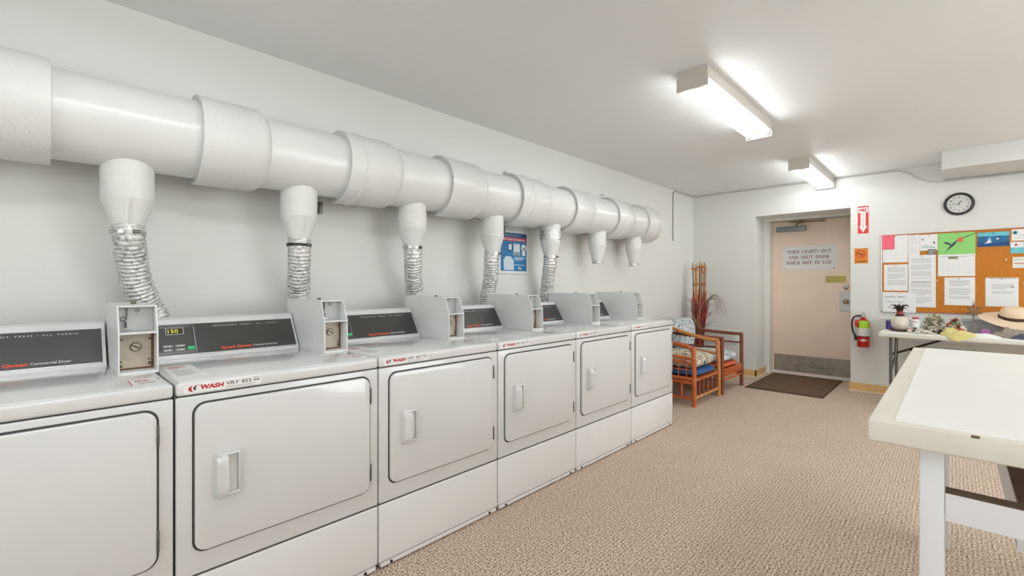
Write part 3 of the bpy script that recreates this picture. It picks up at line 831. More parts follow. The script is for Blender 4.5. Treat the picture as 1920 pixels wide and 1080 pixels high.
# no smoking sign
b = flat(MB(), 'sign_orange', -.792, -.672, 1.405, 1.570, 0, .002)
NC = T(-.737, YW-.0024, 1.508) @ FACE_NY
b.m('print_crimson')
for a0 in range(0, 360, 15):
    a, c_ = R(a0), R(a0+15)
    b.add([(.042*math.cos(a), .042*math.sin(a), .0002), (.042*math.cos(c_), .042*math.sin(c_), .0002), (.035*math.cos(c_), .035*math.sin(c_), .0002), (.035*math.cos(a), .035*math.sin(a), .0002)], [(0, 1, 2, 3)], NC, True)
b.box(-.038, .038, -.004, .004, 0, .0003, NC @ Matrix.Rotation(R(-38), 4, 'Z'))
b.m('print_black').box(-.026, .024, -.006, .001, 0, .0004, NC)
b.text('NO SMOKING', .09, .012, T(-.776, YW-.0026, 1.418) @ FACE_NY, bold=.03)
tag(b.build('no_smoking_sign'), 'small orange no smoking sign between door and cork board', 'sign')

# fire extinguisher
t = thing('fire_extinguisher', 'red fire extinguisher with a green tag hung on the back wall right of the door', 'fire extinguisher', (-.703, 6.19, .50))
b = MB().m('ext_red').lathe([(.004, 0), (.052, .0), (.056, .006), (.056, .24), (.054, .262), (.044, .285), (.028, .303), (.018, .310), (.018, .322)], 32)
b.build('cylinder', t)
b = MB().m('sticker_white').lathe([(.0566, .12), (.0568, .121), (.0568, .205), (.0566, .206)], 32)
b.m('print_black')
for k in range(10):
    a = R(205+k*15); b.box(.0567, .0572, -.004, .004, .135+.024*(k % 3), .143+.024*(k % 3), Matrix.Rotation(a, 4, 'Z'))
b.m('print_black').lathe([(.0566, .113), (.0569, .1135), (.0569, .12), (.0566, .1205)], 32)
b.m('print_white')
def cyp(a, z): return (.0572*math.cos(R(a)), .0572*math.sin(R(a)), z)
N_ = 12; b.rings([[cyp(236+80*k/N_, .075-.013*(1-abs(2*k/N_-1))) for k in range(N_+1)], [cyp(236+80*k/N_, .075+.013*(1-abs(2*k/N_-1))+.0001) for k in range(N_+1)]], False, False)
b.build('label_wrap', t)
b = MB().m('tag_green')
rg = []
for k in range(8):
    a = R(238+k*13); rg.append([(.059*math.cos(a), .059*math.sin(a), z) for z in (.205, .23, .26, .285)])
b.rings(rg, False, False)
b.build('inspection_tag', t)
b = MB().m('ext_red').rbox(-.066, -.036, -.052, -.030, .225, .292, .004, 2); b.build('red_tag', t)
b = MB().m('steel').cyl((0, 0, .318), (0, 0, .345), .014, n=12).m('steel').box(-.028, .028, -.05, .012, .348, .353).box(-.02, .022, -.055, .012, .368, .373).cyl((0, 0, .34), (0, 0, .372), .009, n=10)
b.m('print_white').cyl((-.002, -.016, .335), (-.002, -.022, .335), .012, n=14)
b.build('valve_lever', t)
b = MB().m('black_plastic').tube(spline([(-.012, 0, .33), (-.05, -.01, .335), (-.085, -.02, .31), (-.098, -.02, .24), (-.088, -.015, .16), (-.070, -.01, .12)], 6), .008, 8)
b.cyl((-.070, -.01, .125), (-.064, -.01, .07), .011, .013, 10)
b.build('discharge_hose', t)
b = MB().m('vent_white').box(-.012, .012, .056, .088, .10, .33).box(-.03, .03, .080, .088, .08, .35).box(-.02, .02, .0, .086, .322, .33); b.build('wall_mount', t)

# vents on the back wall
b = MB().m('vent_white').rbox(-2.47, -2.016, YW-.02, YW, .40, .561, .003, 2)
b.m('print_grey')
for r_ in range(3):
    for c_ in range(4): b.box(-2.455+c_*.11, -2.36+c_*.11, YW-.0208, YW-.02, .425+r_*.042, .428+r_*.042)
for k in range(26): b.m('vent_white').box(-2.46+k*.0165, -2.456+k*.0165, YW-.024, YW-.02, .415, .545)
tag(b.build('wall_vent'), 'low white louvred wall vent behind the armchairs', 'vent')
b = MB().m('vent_white').rbox(-.30, .17, YW-.03, YW, .40, .575, .003, 2)
b.m('print_grey')
for k in range(7): b.box(-.285, .155, YW-.0308, YW-.03, .42+k*.02, .424+k*.02)
tag(b.build('wall_heater'), 'low white louvred grille on the back wall under the folding table', 'vent')

# cork board
t = thing('cork_board', 'large cork notice board on the back wall above the folding table', 'notice board', (0, 0, 0))
b = MB().m('cork').box(-.552, 1.27, YW-.010, YW, .895, 1.690); b.build('cork_panel', t)
b = MB().m('cork_frame').box(-.557, 1.275, YW-.014, YW, 1.690, 1.697).box(-.557, 1.275, YW-.014, YW, .885, .895).box(1.27, 1.277, YW-.014, YW, .885, 1.697)
b.m('trim_silver').box(-.560, -.552, YW-.014, YW, .885, 1.697)
b.build('frame', t)
YP = YW-.0102
def sheet(name, lb, cat, x0, x1, z0, z1, m_='paper', lay=0, fn=None, tilt=0, pin=True, group='notices on the cork board'):
    t_ = .0011; y = YP-lay*.0016
    b = MB().m(m_)
    cx, cz = (x0+x1)/2, (z0+z1)/2
    # slightly curled sheet
    n = 8; top = []; 
    for k in range(n+1):
        x = x0+(x1-x0)*k/n; c = .0012*(abs(2*k/n-1)**2)
        top.append([(x, y, z0), (x, y-t_-c*.0, z0), (x, y-t_, z1), (x, y, z1)])
    b.rings(top, True, True)
    if fn: fn(b, y-t_)
    if pin:
        b.m('black_metal').cyl((cx, y-t_, z1-.012), (cx, y-t_-.008, z1-.012), .004, n=8)
    return tag(b.build(name), lb, cat, group)
def lines(x0, x1, z1, z0, step=.014, seed=1, m_='print_grey', gap=5):
    def f(b, y):
        rnd = random.Random(seed); b.m(m_); z = z1; k = 0
        while z > z0:
            if k % gap != gap-1:
                e = x1-(x1-x0)*rnd.choice((0, .02, .05, .1, .35) if k % gap == gap-2 else (0, .02, .04))
                b.box(x0, e, y-.0003, y, z-.0035, z)
            z -= step; k += 1
    return f
sheet('blank_sheet', 'large blank white sheet at the upper left corner of the cork board', 'paper', -.547, -.343, 1.405, 1.688)
def note(b, y):
    b.m('print_grey')
sheet('sticky_note', 'bright pink curled sticky note at the top left of the cork board', 'note', -.553, -.449, 1.545, 1.693, 'pink_note', 2)
sheet('narrow_sheet', 'narrow white sheet pinned above the long typed notice', 'paper', -.340, -.251, 1.45, 1.684, 'paper', 0, lines(-.33, -.262, 1.66, 1.47, .02, 3, 'print_grey_light'))
def card(b, y):
    b.m('teal').box(-.235, -.135, y-.0003, y, 1.545, 1.551)
    b.m('print_grey').box(-.235, -.19, y-.0003, y, 1.57, 1.574).box(-.235, -.15, y-.0003, y, 1.56, 1.563).cyl((-.228, y, 1.63), (-.228, y-.0004, 1.63), .010, n=10)
    b.m('print_black').box(-.148, -.138, y-.0003, y, 1.585, 1.605)
sheet('teal_stripe_card', 'white card with a teal stripe left of the hummingbird calendar', 'card', -.249, -.117, 1.517, 1.680, 'paper', 0, card)
def darkl(b, y):
    b.m('print_white')
    for k in range(3): b.box(-.183, -.14+.005*k, y-.0003, y, 1.487+k*.013, 1.490+k*.013)
sheet('dark_label', 'small dark grey printed label at the left edge of the hummingbird calendar', 'label', -.190, -.127, 1.476, 1.528, 'steel_dark', 3, darkl, pin=False)
sheet('typed_page', 'typed white page at the far left side of the board under the blank sheet', 'paper', -.536, -.343, 1.108, 1.383, 'paper', 0, lines(-.508, -.36, 1.35, 1.15, .0135, 5))
def longf(b, y):
    lines(-.318, -.160, 1.44, 1.235, .0135, 7)(b, y); lines(-.318, -.160, 1.205, .97, .0135, 9, gap=6)(b, y)
    b.m('print_grey').box(-.318, -.158, y-.0004, y, 1.196, 1.2)
sheet('long_notice', 'long typed white notice hanging over several pages left of the calendar', 'paper', -.338, -.130, .942, 1.474, 'paper', 2, longf)
def hand(b, y):
    b.m('print_black').text('Laundry', .085, .020, T(-.526, y-.0003, 1.035) @ FACE_NY, bold=.004)
    b.text('Hours', .060, .020, T(-.425, y-.0003, 1.035) @ FACE_NY, bold=.004)
    b.text('7 am to 10 pm', .15, .014, T(-.52, y-.0003, .985) @ FACE_NY)
    b.text('Please be tidy', .10, .012, T(-.50, y-.0003, .925) @ FACE_NY)
    b.m('print_black').box(-.551, -.5485, y-.0003, y, .88, 1.093).box(-.551, -.36, y-.0003, y, .88, .8825)
sheet('laundry_sign', 'hand-lettered white laundry hours sign at the lower left corner of the board', 'sign', -.551, -.280, .880, 1.093, 'paper', 3, hand)
def cal(b, y):
    b.m('paper').box(-.115, .148, y-.0004, y, 1.256, 1.470)
    b.m('print_grey').box(-.108, .142, y-.0008, y-.0004, 1.448, 1.452)
    b.m('dried_olive').box(-.04, .03, y-.0008, y-.0004, 1.425, 1.447)
    b.m('print_grey_light')
    for k in range(6): b.box(-.108, .140, y-.0006, y-.0004, 1.28+k*.025, 1.2808+k*.025)
    for k in range(8): b.box(-.108+k*.0354, -.1072+k*.0354, y-.0006, y-.0004, 1.28, 1.405)
    # hummingbird
    yy0, yy1 = y-.0006, y
    b.m('ink_bird').prism([(-.072, 1.482), (-.040, 1.515), (-.018, 1.540), (.004, 1.560), (.014, 1.580), (.020, 1.600), (.012, 1.603), (.004, 1.592), (-.010, 1.580), (-.022, 1.566), (-.036, 1.540), (-.050, 1.512)], 'y', yy0, yy1)
    b.prism([(-.020, 1.575), (-.045, 1.592), (-.082, 1.603), (-.060, 1.590), (-.078, 1.588), (-.050, 1.572), (-.025, 1.560)], 'y', yy0-.0002, yy1)
    b.m('black_metal').prism([(.014, 1.602), (.038, 1.618), (.040, 1.616), (.018, 1.597)], 'y', yy0, yy1)
    b.prism([(.05, 1.625), (.10, 1.648), (.148, 1.672), (.149, 1.667), (.102, 1.642), (.052, 1.618)], 'y', yy0, yy1)
    b.m('ink_flower')
    b.prism([(.045+(.030 if k % 2 else .013)*math.cos(k*PI/6), 1.612+(.034 if k % 2 else .015)*math.sin(k*PI/6)) for k in range(12)], 'y', yy0-.0003, yy1)
sheet('wall_calendar', 'calendar with a green hummingbird picture at the top middle of the board', 'calendar', -.114, .149, 1.470, 1.682, 'ink_green', 1, cal)
sheet('typed_page', 'typed white page pinned directly under the hummingbird calendar', 'paper', -.067, .147, .970, 1.243, 'paper', 0, lines(-.035, .115, 1.215, 1.03, .0135, 11, gap=6))
def p3(b, y):
    lines(.255, .40, 1.175, 1.09, .0135, 12)(b, y); b.m('print_black').box(.24, .415, y-.0003, y, 1.228, 1.231)
    b.m('print_grey').cyl((.392, y, 1.150), (.392, y-.0004, 1.150), .009, n=10)
sheet('typed_page', 'half-empty typed page pinned above the straw hat', 'paper', .216, .429, .967, 1.237, 'paper', 0, p3)
def sea(b, y):
    b.m('sea_sky').box(.163, .370, y-.0003, y, 1.632, 1.668)
    b.m('sea_deep').box(.163, .370, y-.0003, y, 1.534, 1.570)
    b.m('print_white').prism([(.225, 1.575), (.255, 1.578), (.252, 1.59), (.247, 1.625), (.240, 1.59), (.236, 1.612), (.230, 1.586)], 'y', y-.0006, y)
    b.prism([(.21, 1.562), (.255, 1.570), (.262, 1.576), (.222, 1.576)], 'y', y-.0006, y)
    b.box(.288, .304, y-.0006, y, 1.598, 1.612)
sheet('sea_picture', 'blue picture of a white sailboat at sea at the top of the board', 'picture', .162, .371, 1.533, 1.670, 'sea_blue', 0, sea)
def logo(b, y):
    b.m('teal').cyl((.407, y, 1.652), (.407, y-.0004, 1.652), .018, n=16); b.m('print_black').cyl((.407, y, 1.652), (.407, y-.0006, 1.652), .008, n=12)
    b.m('print_black').box(.43, .60, y-.0003, y, 1.625, 1.628)
    b.m('print_grey').box(.40, .58, y-.0003, y, 1.60, 1.603)
sheet('letterhead', 'white letterhead with a round green emblem at the right edge of the photo', 'paper', .385, .60, 1.578, 1.683, 'paper', 0, logo)
def post(b, y): b.m('paper').box(.379, .46, y-.0006, y, 1.515, 1.565); b.m('print_crimson').box(.405, .42, y-.0009, y-.0006, 1.53, 1.55)
sheet('postcard', 'blue and white postcard under the letterhead at the right edge', 'postcard', .377, .55, 1.462, 1.568, 'sea_sky', 1, post)
def c2(b, y): b.m('print_crimson').box(.40, .55, y-.0003, y, 1.365, 1.371); b.m('print_grey').box(.40, .5, y-.0003, y, 1.40, 1.403)
sheet('printed_card', 'small pale printed card below the postcard at the right edge', 'card', .391, .57, 1.326, 1.428, 'paper_cream', 0, c2)
for x, z in ((-.119, 1.215), (.350, 1.405), (.462, 1.19)):
    b = MB().m('print_white').cyl((x, YP, z), (x, YP-.012, z), .006, n=10)
    tag(b.build('push_pin'), 'white push pin in bare cork, ' + {(-.119): 'beside the long notice', .350: 'high up right of the calendar', .462: 'at the right edge of the photo'}[x], 'pin', 'loose push pins')

# ================================================================== WHITE WORK TABLE
t = thing('work_table', 'large white painted wooden table in the right foreground', 'table', (-.14, 1.298, 0), rz=R(0))
TW, TL = 1.15, 1.62
b = MB().m('table_edge').rbox(0, TW, 0, TL, .828, .876, .005, 3)
b.m('table_white').rbox(.045, TW-.03, .022, TL-.02, .870, .8795, .002, 2)
b.m('screw_dark')
for x, y in ((.165, .0015), (.30, .0012)): b.box(x, x+.012, y-.002, y+.004, .872, .8765)
b.build('table_top', t)
LX0 = .086; 
for (x, y) in ((LX0, .030), (TW-LX0-.04, .030), (LX0, TL-.12), (TW-LX0-.04, TL-.12)):
    b = MB().m('leg_white').rbox(x, x+.040, y, y+.088, 0, .829, .002, 2); b.build('leg', t)
for y in (.034, TL-.10):
    b = MB().m('leg_white').box(LX0+.041, TW-LX0-.041, y, y+.04, .680, .738)
    b.m('raw_wood').box(LX0+.041, TW-LX0-.041, y+.0005, y+.0395, .738, .7395); b.build('stretcher', t)
b = MB().m('leg_white').box(.232, .270, .075, TL-.10, .640, .735)
b.m('raw_wood').box(.2335, .270, .075, TL-.10, .735, .7365); b.build('long_stretcher', t)

# ================================================================== FOLDING TABLE
FZ = .73
t = thing('folding_table', 'off-white folding table with dark metal legs under the cork board', 'table', (-.51, 5.46, 0))
b = MB().m('fold_top').rbox(0, 1.83, 0, .76, FZ-.045, FZ, .012, 3); b.build('table_top', t)
for lx, sg in ((.085, 1), (1.83-.085, -1)):
    b = MB().m('steel_dark')
    for y in (.10, .66): b.tube([(lx, y, FZ-.045), (lx, y, .35), (lx-.0*sg, y, .015)], .0125, 10)
    b.tube([(lx, .10, .40), (lx, .66, .40)], .010, 8).tube([(lx, .10, .09), (lx, .66, .09)], .010, 8)
    b.tube([(lx+.035*sg, .14, FZ-.045), (lx+.03*sg, .14, .50), (lx+.004*sg, .12, .38)], .010, 8)
    b.build('leg_frame', t)
    b = MB().m('black_metal').tube([(lx+.01*sg, .38, .50), (lx+.14*sg, .38, .56), (lx+.40*sg, .38, FZ-.046)], .010, 8)
    b.tube([(lx+.12*sg, .38, .545), (lx+.17*sg, .38, .565)], .015, 8)
    b.tube([(lx, .10, .50), (lx, .66, .50)], .009, 8)
    b.build('brace', t)

# ------------------------------------------------ items on the folding table
def heap(b, cx, cy, z0, rx, ry, h, seed, n=34, m=14, p=2.4, fold=.35, rot=0, drop=None):
    rings = []
    for k in range(m+1):
        u = k/m; ring = []
        for j in range(n):
            a = 2*PI*j/n
            wob = 1+.16*noise.noise((math.cos(a)*1.5+seed, math.sin(a)*1.5, seed*.3))
            r_ = max(.02, u)*wob
            x, y = rx*r_*math.cos(a), ry*r_*math.sin(a)
            zz = h*(1-u**p)
            zz *= 1+fold*noise.noise((x*22+seed, y*22, seed))
            zz += .25*h*noise.noise((x*9+seed*2, y*26, 1.3))*(1-u)
            zz = max(zz, .0015)
            X_, Y_ = cx+x*math.cos(rot)-y*math.sin(rot), cy+x*math.sin(rot)+y*math.cos(rot)
            Z_ = z0+zz
            if drop and Y_ < drop: Z_ -= min(.05, (drop-Y_)*1.6)
            ring.append((X_, Y_, Z_))
        rings.append(ring)
    if drop is None:
        rings.append([(x, y, z0) for x, y, z in rings[-1]])
    else:
        rings.append([(x*1.0, y, (z0 if y >= drop else z-.006)) for x, y, z in rings[-1]])
    b.rings(rings, True, True)
    return b
Z = FZ
# white storage bin at the left
t = thing('storage_bin', 'low white plastic storage bin at the left end of the folding table', 'bin', (-.40, 6.06, Z))
b = MB().m('bin_plastic')
def bin_rings(w0, w1, d0, d1, h):
    return [[(-w0, -d0, 0), (w0, -d0, 0), (w0, d0, 0), (-w0, d0, 0)], [(-w1, -d1, h), (w1, -d1, h), (w1, d1, h), (-w1, d1, h)], [(-w1+.006, -d1+.006, h), (w1-.006, -d1+.006, h), (w1-.006, d1-.006, h), (-w1+.006, d1-.006, h)], [(-w0+.006, -d0+.006, .004), (w0-.006, -d0+.006, .004), (w0-.006, d0-.006, .004), (-w0+.006, d0-.006, .004)]]
b.rings(bin_rings(.115, .135, .09, .105, .10), True, True); b.build('tub', t)
b = MB().m('bin_plastic').tube([(-.138, -.108, .098), (.138, -.108, .098), (.138, .108, .098), (-.138, .108, .098), (-.138, -.108, .098)], .005, 6); b.build('rim', t)
t = thing('storage_bin', 'grey plastic bin under the straw hat on the folding table', 'bin', (.27, 6.03, Z))
b = MB().m('bin_grey').rings(bin_rings(.20, .215, .10, .115, .115), True, True); b.build('tub', t)
b = MB().m('bin_grey').tube([(-.218, -.118, .113), (.218, -.118, .113), (.218, .118, .113), (-.218, .118, .113), (-.218, -.118, .113)], .006, 6); b.build('rim', t)
# purple box, navy cube
b = MB().m('purple').rbox(-.462, -.425, 5.77, 5.82, Z, Z+.055, .003, 2).m('purple').rbox(-.462, -.452, 5.77, 5.82, Z+.05, Z+.07, .002, 1)
tag(b.build('purple_box'), 'small purple box left of the pineapple vase', 'box')
b = MB().m('navy').rbox(-.487, -.452, 5.86, 5.90, Z, Z+.085, .003, 2)
tag(b.build('navy_box'), 'small upright navy blue box at the left end of the folding table', 'box')
# tray and pineapple vase
b = MB().m('tray_dark').lathe([(.075, 0), (.095, .012), (.092, .014), (.072, .006), (.002, .006)], 32, T(-.355, 5.72, Z))
tag(b.build('dark_tray'), 'dark oval tray under the pineapple vase', 'tray')
t = thing('pineapple_vase', 'cream pineapple-shaped vase with a dark leafy crown', 'vase', (-.372, 5.74, Z+.007))
b = MB().m('gourd')
prof = [(.03, 0), (.05, .012), (.064, .04), (.068, .068), (.064, .095), (.050, .120), (.032, .134), (.028, .138)]
n = 40; rg = []
for r_, z in prof:
    rg.append([(r_*(1+.025*math.cos(9*2*PI*j/n))*math.cos(2*PI*j/n), r_*(1+.025*math.cos(9*2*PI*j/n))*math.sin(2*PI*j/n), z) for j in range(n)])
b.rings(rg, True, True); b.build('gourd_body', t)
b = MB().m('crown_leaf').lathe([(.034, .134), (.038, .140), (.034, .147)], 20)
b.m('crown_red').lathe([(.022, .145), (.028, .155), (.024, .178), (.010, .196), (.002, .198)], 16)
b.build('crown_base', t)
b = MB().m('crown_leaf')
for k in range(15):
    a = 2*PI*k/15*1.0+.2; l = .055 if k % 2 else .036; up_ = .075 if k % 3 else .045
    d = Vector((math.cos(a), math.sin(a), 0)); s_ = Vector((-math.sin(a), math.cos(a), 0))
    P = [d*.012+Vector((0, 0, .168)), d*(l*.6)+Vector((0, 0, .168+up_*.8)), d*(l*1.1)+Vector((0, 0, .168+up_)), d*(l*1.5)+Vector((0, 0, .165+up_*.75))]
    b.tube(P, [.007, .006, .004, .001], 6)
b.build('crown_leaves', t)
b = MB().m('wire_silver').tube([(0, 0, .19), (.002, 0, .24), (-.006, 0, .255), (0, 0, .27), (.006, 0, .255), (.002, 0, .242)], .0018, 6); b.build('hanger_wire', t)
# jar
t = thing('white_jar', 'white plastic bottle with a red-lettered label right of the pineapple vase', 'bottle', (-.262, 5.78, Z))
b = MB().m('sticker_white').lathe([(.03, 0), (.034, .004), (.034, .095), (.026, .108), (.022, .110), (.022, .122), (.001, .122)], 24)
b.build('bottle_body', t)
b = MB().m('print_crimson').text('SOAP', .04, .009, T(-.02, -.0345, .088) @ FACE_NY, bold=.03); b.m('steel_dark').box(-.012, .012, -.0352, -.034, .012, .040)
b.build('label_print', t)
b = MB().m('print_crimson').lathe([(.024, .118), (.024, .132), (.001, .132)], 16); b.build('cap', t)
# small white ornament left of jar
b = MB().m('shell'); b.lathe([(.012, 0), (.02, .008), (.014, .03), (.008, .036), (.012, .046), (.002, .056)], 14, T(-.296, 5.62, Z)).m('print_crimson').lathe([(.0121, .03), (.0125, .034), (.009, .038)], 14, T(-.296, 5.62, Z))
tag(b.build('small_figurine'), 'tiny white and red figurine before the white bottle', 'ornament')
# shells
rnd = random.Random(4)
sl = [(-.212, 5.60, .034, 'large pale seashell between bottle and dried flowers'), (-.165, 5.545, .026, 'white seashell in front of the dried flowers'), (-.236, 5.52, .018, 'small seashell nearest the table front edge'), (-.19, 5.68, .024, 'brownish seashell at the foot of the dried flowers')]
for k, (x, y, r_, lb) in enumerate(sl):
    b = MB().m('shell'); rg = []
    for i in range(16):
        u = i/15; rr = r_*math.sin(PI*min(1, .08+u*.92))**.7*(1-.35*u)*(1+.08*math.sin(i*2.1))
        rg.append([(x+(u-.5)*r_*2.6, y+rr*math.cos(2*PI*j/14), Z+r_*.62+rr*.62*math.sin(2*PI*j/14)) for j in range(14)])
    b.rings(rg, True, True)
    tag(b.build('seashell'), lb, 'shell', 'seashells on the folding table')
# dried flowers
def bunch(name, lb, cx, cy, cz, rx, ry, rz, mats_, nst, nbl, seed, blr=.009):
    t = thing(name, lb, 'flowers', (cx, cy, cz))
    rnd = random.Random(seed)
    bs = MB().m(mats_[0])
    bb = {m_: MB().m(m_) for m_ in mats_[1:]}
    for k in range(nst):
        a = rnd.uniform(0, PI); q = rnd.uniform(0, 2*PI); e = rnd.uniform(.5, 1)
        p = Vector((rx*e*math.sin(a)*math.cos(q), ry*e*math.sin(a)*math.sin(q), rz*abs(math.cos(a))*e+.008))
        mid = p*.5+Vector((0, 0, rz*.2*rnd.random()))
        bs.tube([Vector((rnd.uniform(-.3, .3)*rx, rnd.uniform(-.3, .3)*ry, .004)), mid, p], [.0014, .0012, .0008], 4)
    for k in range(nbl):
        a = rnd.uniform(0, PI*.5); q = rnd.uniform(0, 2*PI); e = rnd.uniform(.55, 1)
        p = Vector((rx*e*math.sin(a)*math.cos(q), ry*e*math.sin(a)*math.sin(q), max(.028, rz*math.cos(a)*e)))
        m_ = rnd.choice(mats_[1:]); r_ = blr*rnd.uniform(.5, 1.2)
        Mx = T(*p) @ Euler((rnd.uniform(0, 6), rnd.uniform(0, 6), 0)).to_matrix().to_4x4()
        for pt in range(5):
            c = Mx @ Matrix.Rotation(2*PI*pt/5, 4, 'Z')
            bb[m_].add([(0, 0, 0), (r_*.9, -r_*.5, r_*.3), (r_*1.6, 0, r_*.5), (r_*.9, r_*.5, r_*.3)], [(0, 1, 2, 3)], c)
        bb[m_].lathe([(r_*.3, -.001), (r_*.35, r_*.25), (.0005, r_*.4)], 6, Mx)
    o = bs.build('stems', t)
    for m_, q in bb.items():
        if q.v: q.build({'dried_cream': 'cream_blossoms', 'dried_olive': 'olive_leaves', 'petal_red': 'red_petals', 'petal_orange': 'orange_petals', 'petal_green': 'green_petals', 'petal_white': 'white_petals', 'petal_black': 'black_petals', 'shell': 'pale_pods'}[m_], t)
    return t
bunch('dried_flowers', 'cream and olive bunch of dried flowers in the middle of the folding table', -.135, 5.80, Z, .082, .09, .165, ['dried_olive', 'dried_cream', 'dried_olive', 'shell', 'petal_white'], 160, 260, 3, .013)
bunch('silk_flowers', 'heap of red and orange artificial flowers beside the yellow cloth', .008, 5.73, Z, .055, .07, .135, ['dried_olive', 'petal_red', 'petal_orange', 'petal_green', 'petal_white', 'dried_cream', 'petal_black'], 40, 120, 8, .016)
b = MB().m('petal_black'); heap(b, -.082, 5.60, Z, .026, .02, .045, 5, 20, 8)
tag(b.build('black_pouch'), 'small black pouch between dried flowers and yellow cloth', 'pouch')
b = MB().m('petal_orange'); heap(b, -.045, 5.62, Z, .024, .02, .055, 6, 20, 8)
tag(b.build('orange_ball'), 'bright orange crumpled ball beside the black pouch', 'ornament')
# yellow cloth, hanging over the front edge
b = MB().m('yellow_cloth'); heap(b, .020, 5.515, Z+.002, .115, .070, .042, 11, 44, 18, p=4.5, fold=.35, rot=R(-12), drop=5.462)
heap(b, -.015, 5.585, Z+.012, .075, .038, .05, 12, 24, 8, p=1.6)
tag(b.build('yellow_cloth'), 'pale yellow crumpled cloth hanging over the front edge of the folding table', 'cloth')
b = MB().m('white_cloth'); heap(b, .180, 5.545, Z, .105, .075, .03, 21, 36, 12)
tag(b.build('white_cloth'), 'flat crumpled white cloth between yellow cloth and grey shawl', 'cloth')
b = MB().m('purple_cloth'); heap(b, .195, 5.70, Z, .05, .045, .055, 31, 30, 10, p=4, fold=.5)
tag(b.build('purple_scarf'), 'small purple patterned scarf right of the wire star stand', 'scarf')
b = MB().m('grey_cloth'); heap(b, .345, 5.655, Z, .12, .085, .07, 41, 44, 16, fold=.5)
tag(b.build('grey_shawl'), 'grey brown patterned shawl heaped below the straw hat', 'shawl')
b = MB().m('denim'); heap(b, .47, 5.52, Z, .13, .05, .055, 51, 40, 14, fold=.5, rot=R(-8))
tag(b.build('folded_jeans'), 'dark grey blue jeans heaped at the right edge of the photo', 'jeans')
# wire star stand
t = thing('star_ornament', 'silver wire cone with a beaded star on top', 'ornament', (.126, 5.78, Z))
b = MB().m('wire_silver')
for k in range(10):
    a = 2*PI*k/10; b.tube([(.046*math.cos(a), .046*math.sin(a), 0), (.012*math.cos(a), .012*math.sin(a), .11), (.006*math.cos(a), .006*math.sin(a), .15)], .0019, 5)
for z, r_ in ((.002, .046), (.055, .029), (.11, .012)): b.tube([(r_*math.cos(2*PI*i/20), r_*math.sin(2*PI*i/20), z) for i in range(21)], .0014, 5)
b.tube([(-.005, 0, .15), (-.005, 0, .30)], .0016, 5).tube([(.005, 0, .15), (.005, 0, .30)], .0016, 5)
b.build('wire_cone', t)
b = MB().m('wire_silver')
for k in range(6):
    a = R(90+60*k); a2 = R(120+60*k)
    for q in range(5):
        e = .02+.036*q/4; b.lathe([(.0006, -.006), (.0058, 0), (.0006, .006)], 6, T(e*math.cos(a), 0, .215+e*math.sin(a)))
        if q < 4:
            o_ = .045-.018*q/3; b.lathe([(.0005, -.005), (.0046, 0), (.0005, .005)], 6, T(.045*math.cos(a)+.018*q/3*math.cos(a+R(150)), 0, .215+.045*math.sin(a)+.018*q/3*math.sin(a+R(150))))
    b.tube([(0, 0, .215), (.056*math.cos(a), 0, .215+.056*math.sin(a))], .0016, 5)
b.build('beaded_star', t)
# straw hat
t = thing('straw_hat', 'wide-brimmed straw sun hat with a dark brown band', 'hat', (.38, 5.93, Z+.150))
t.rotation_euler = (R(17), R(4), 0)
b = MB().m('straw')
b.lathe([(.095, -.004), (.10, .0), (.094, .045), (.085, .072), (.06, .092), (.02, .099), (.001, .099)], 48)
b.build('crown', t)
b = MB().m('straw'); rg = []
for r_, dz in ((.09, .004), (.12, .0), (.17, -.006), (.215, -.010), (.225, -.013), (.215, -.014), (.17, -.010), (.09, -.001)):
    rg.append([(r_*math.cos(2*PI*j/64), r_*math.sin(2*PI*j/64), dz+(.012*(r_/.22)**2)*math.sin(2*2*PI*j/64+.6)) for j in range(64)])
b.rings(rg+[rg[0]], True, False); b.build('brim', t)
b = MB().m('hat_band').lathe([(.0985, .001), (.1018, .002), (.0985, .028), (.095, .029)], 48); b.build('hat_band', t)

# ================================================================== ARMCHAIRS
# near bamboo armchair (faces +X)
t = thing('bamboo_armchair', 'orange bamboo armchair with a blue seat cushion beside the last dryer', 'armchair', (-1.785, 4.36, 0))
def bam(b, pts, r, n=10, knots=True, kn=None):
    b.tube(pts, r, n)
    if knots:
        P = [Vector(p) for p in pts]
        for i in range(len(P)-1):
            L = (P[i+1]-P[i]).length
            if L > .16:
                for k in range(1, int(L/.13)+1):
                    p = P[i].lerp(P[i+1], k/(int(L/.13)+1)); d = (P[i+1]-P[i]).normalized()
                    b.tube([p-d*.004, p-d*.0015, p+d*.0015, p+d*.004], [r, r*1.12, r*1.12, r], n)
Wc, Dc = .63, .62     # width along Y, depth along -X
nr = .019
for y, m_ in ((0, 'bamboo_orange'), (Wc, 'bamboo_tan')):
    b = MB().m(m_); bam(b, [(0, y, 0), (0, y, .30), (-.006, y, .48), (-.012, y, .575)], .021); b.build('leg', t)
    b = MB().m('bamboo_orange'); bam(b, [(-Dc, y, 0), (-Dc, y, .34), (-Dc-.03, y, .60), (-Dc-.06, y, .72)], .019); b.build('leg', t)
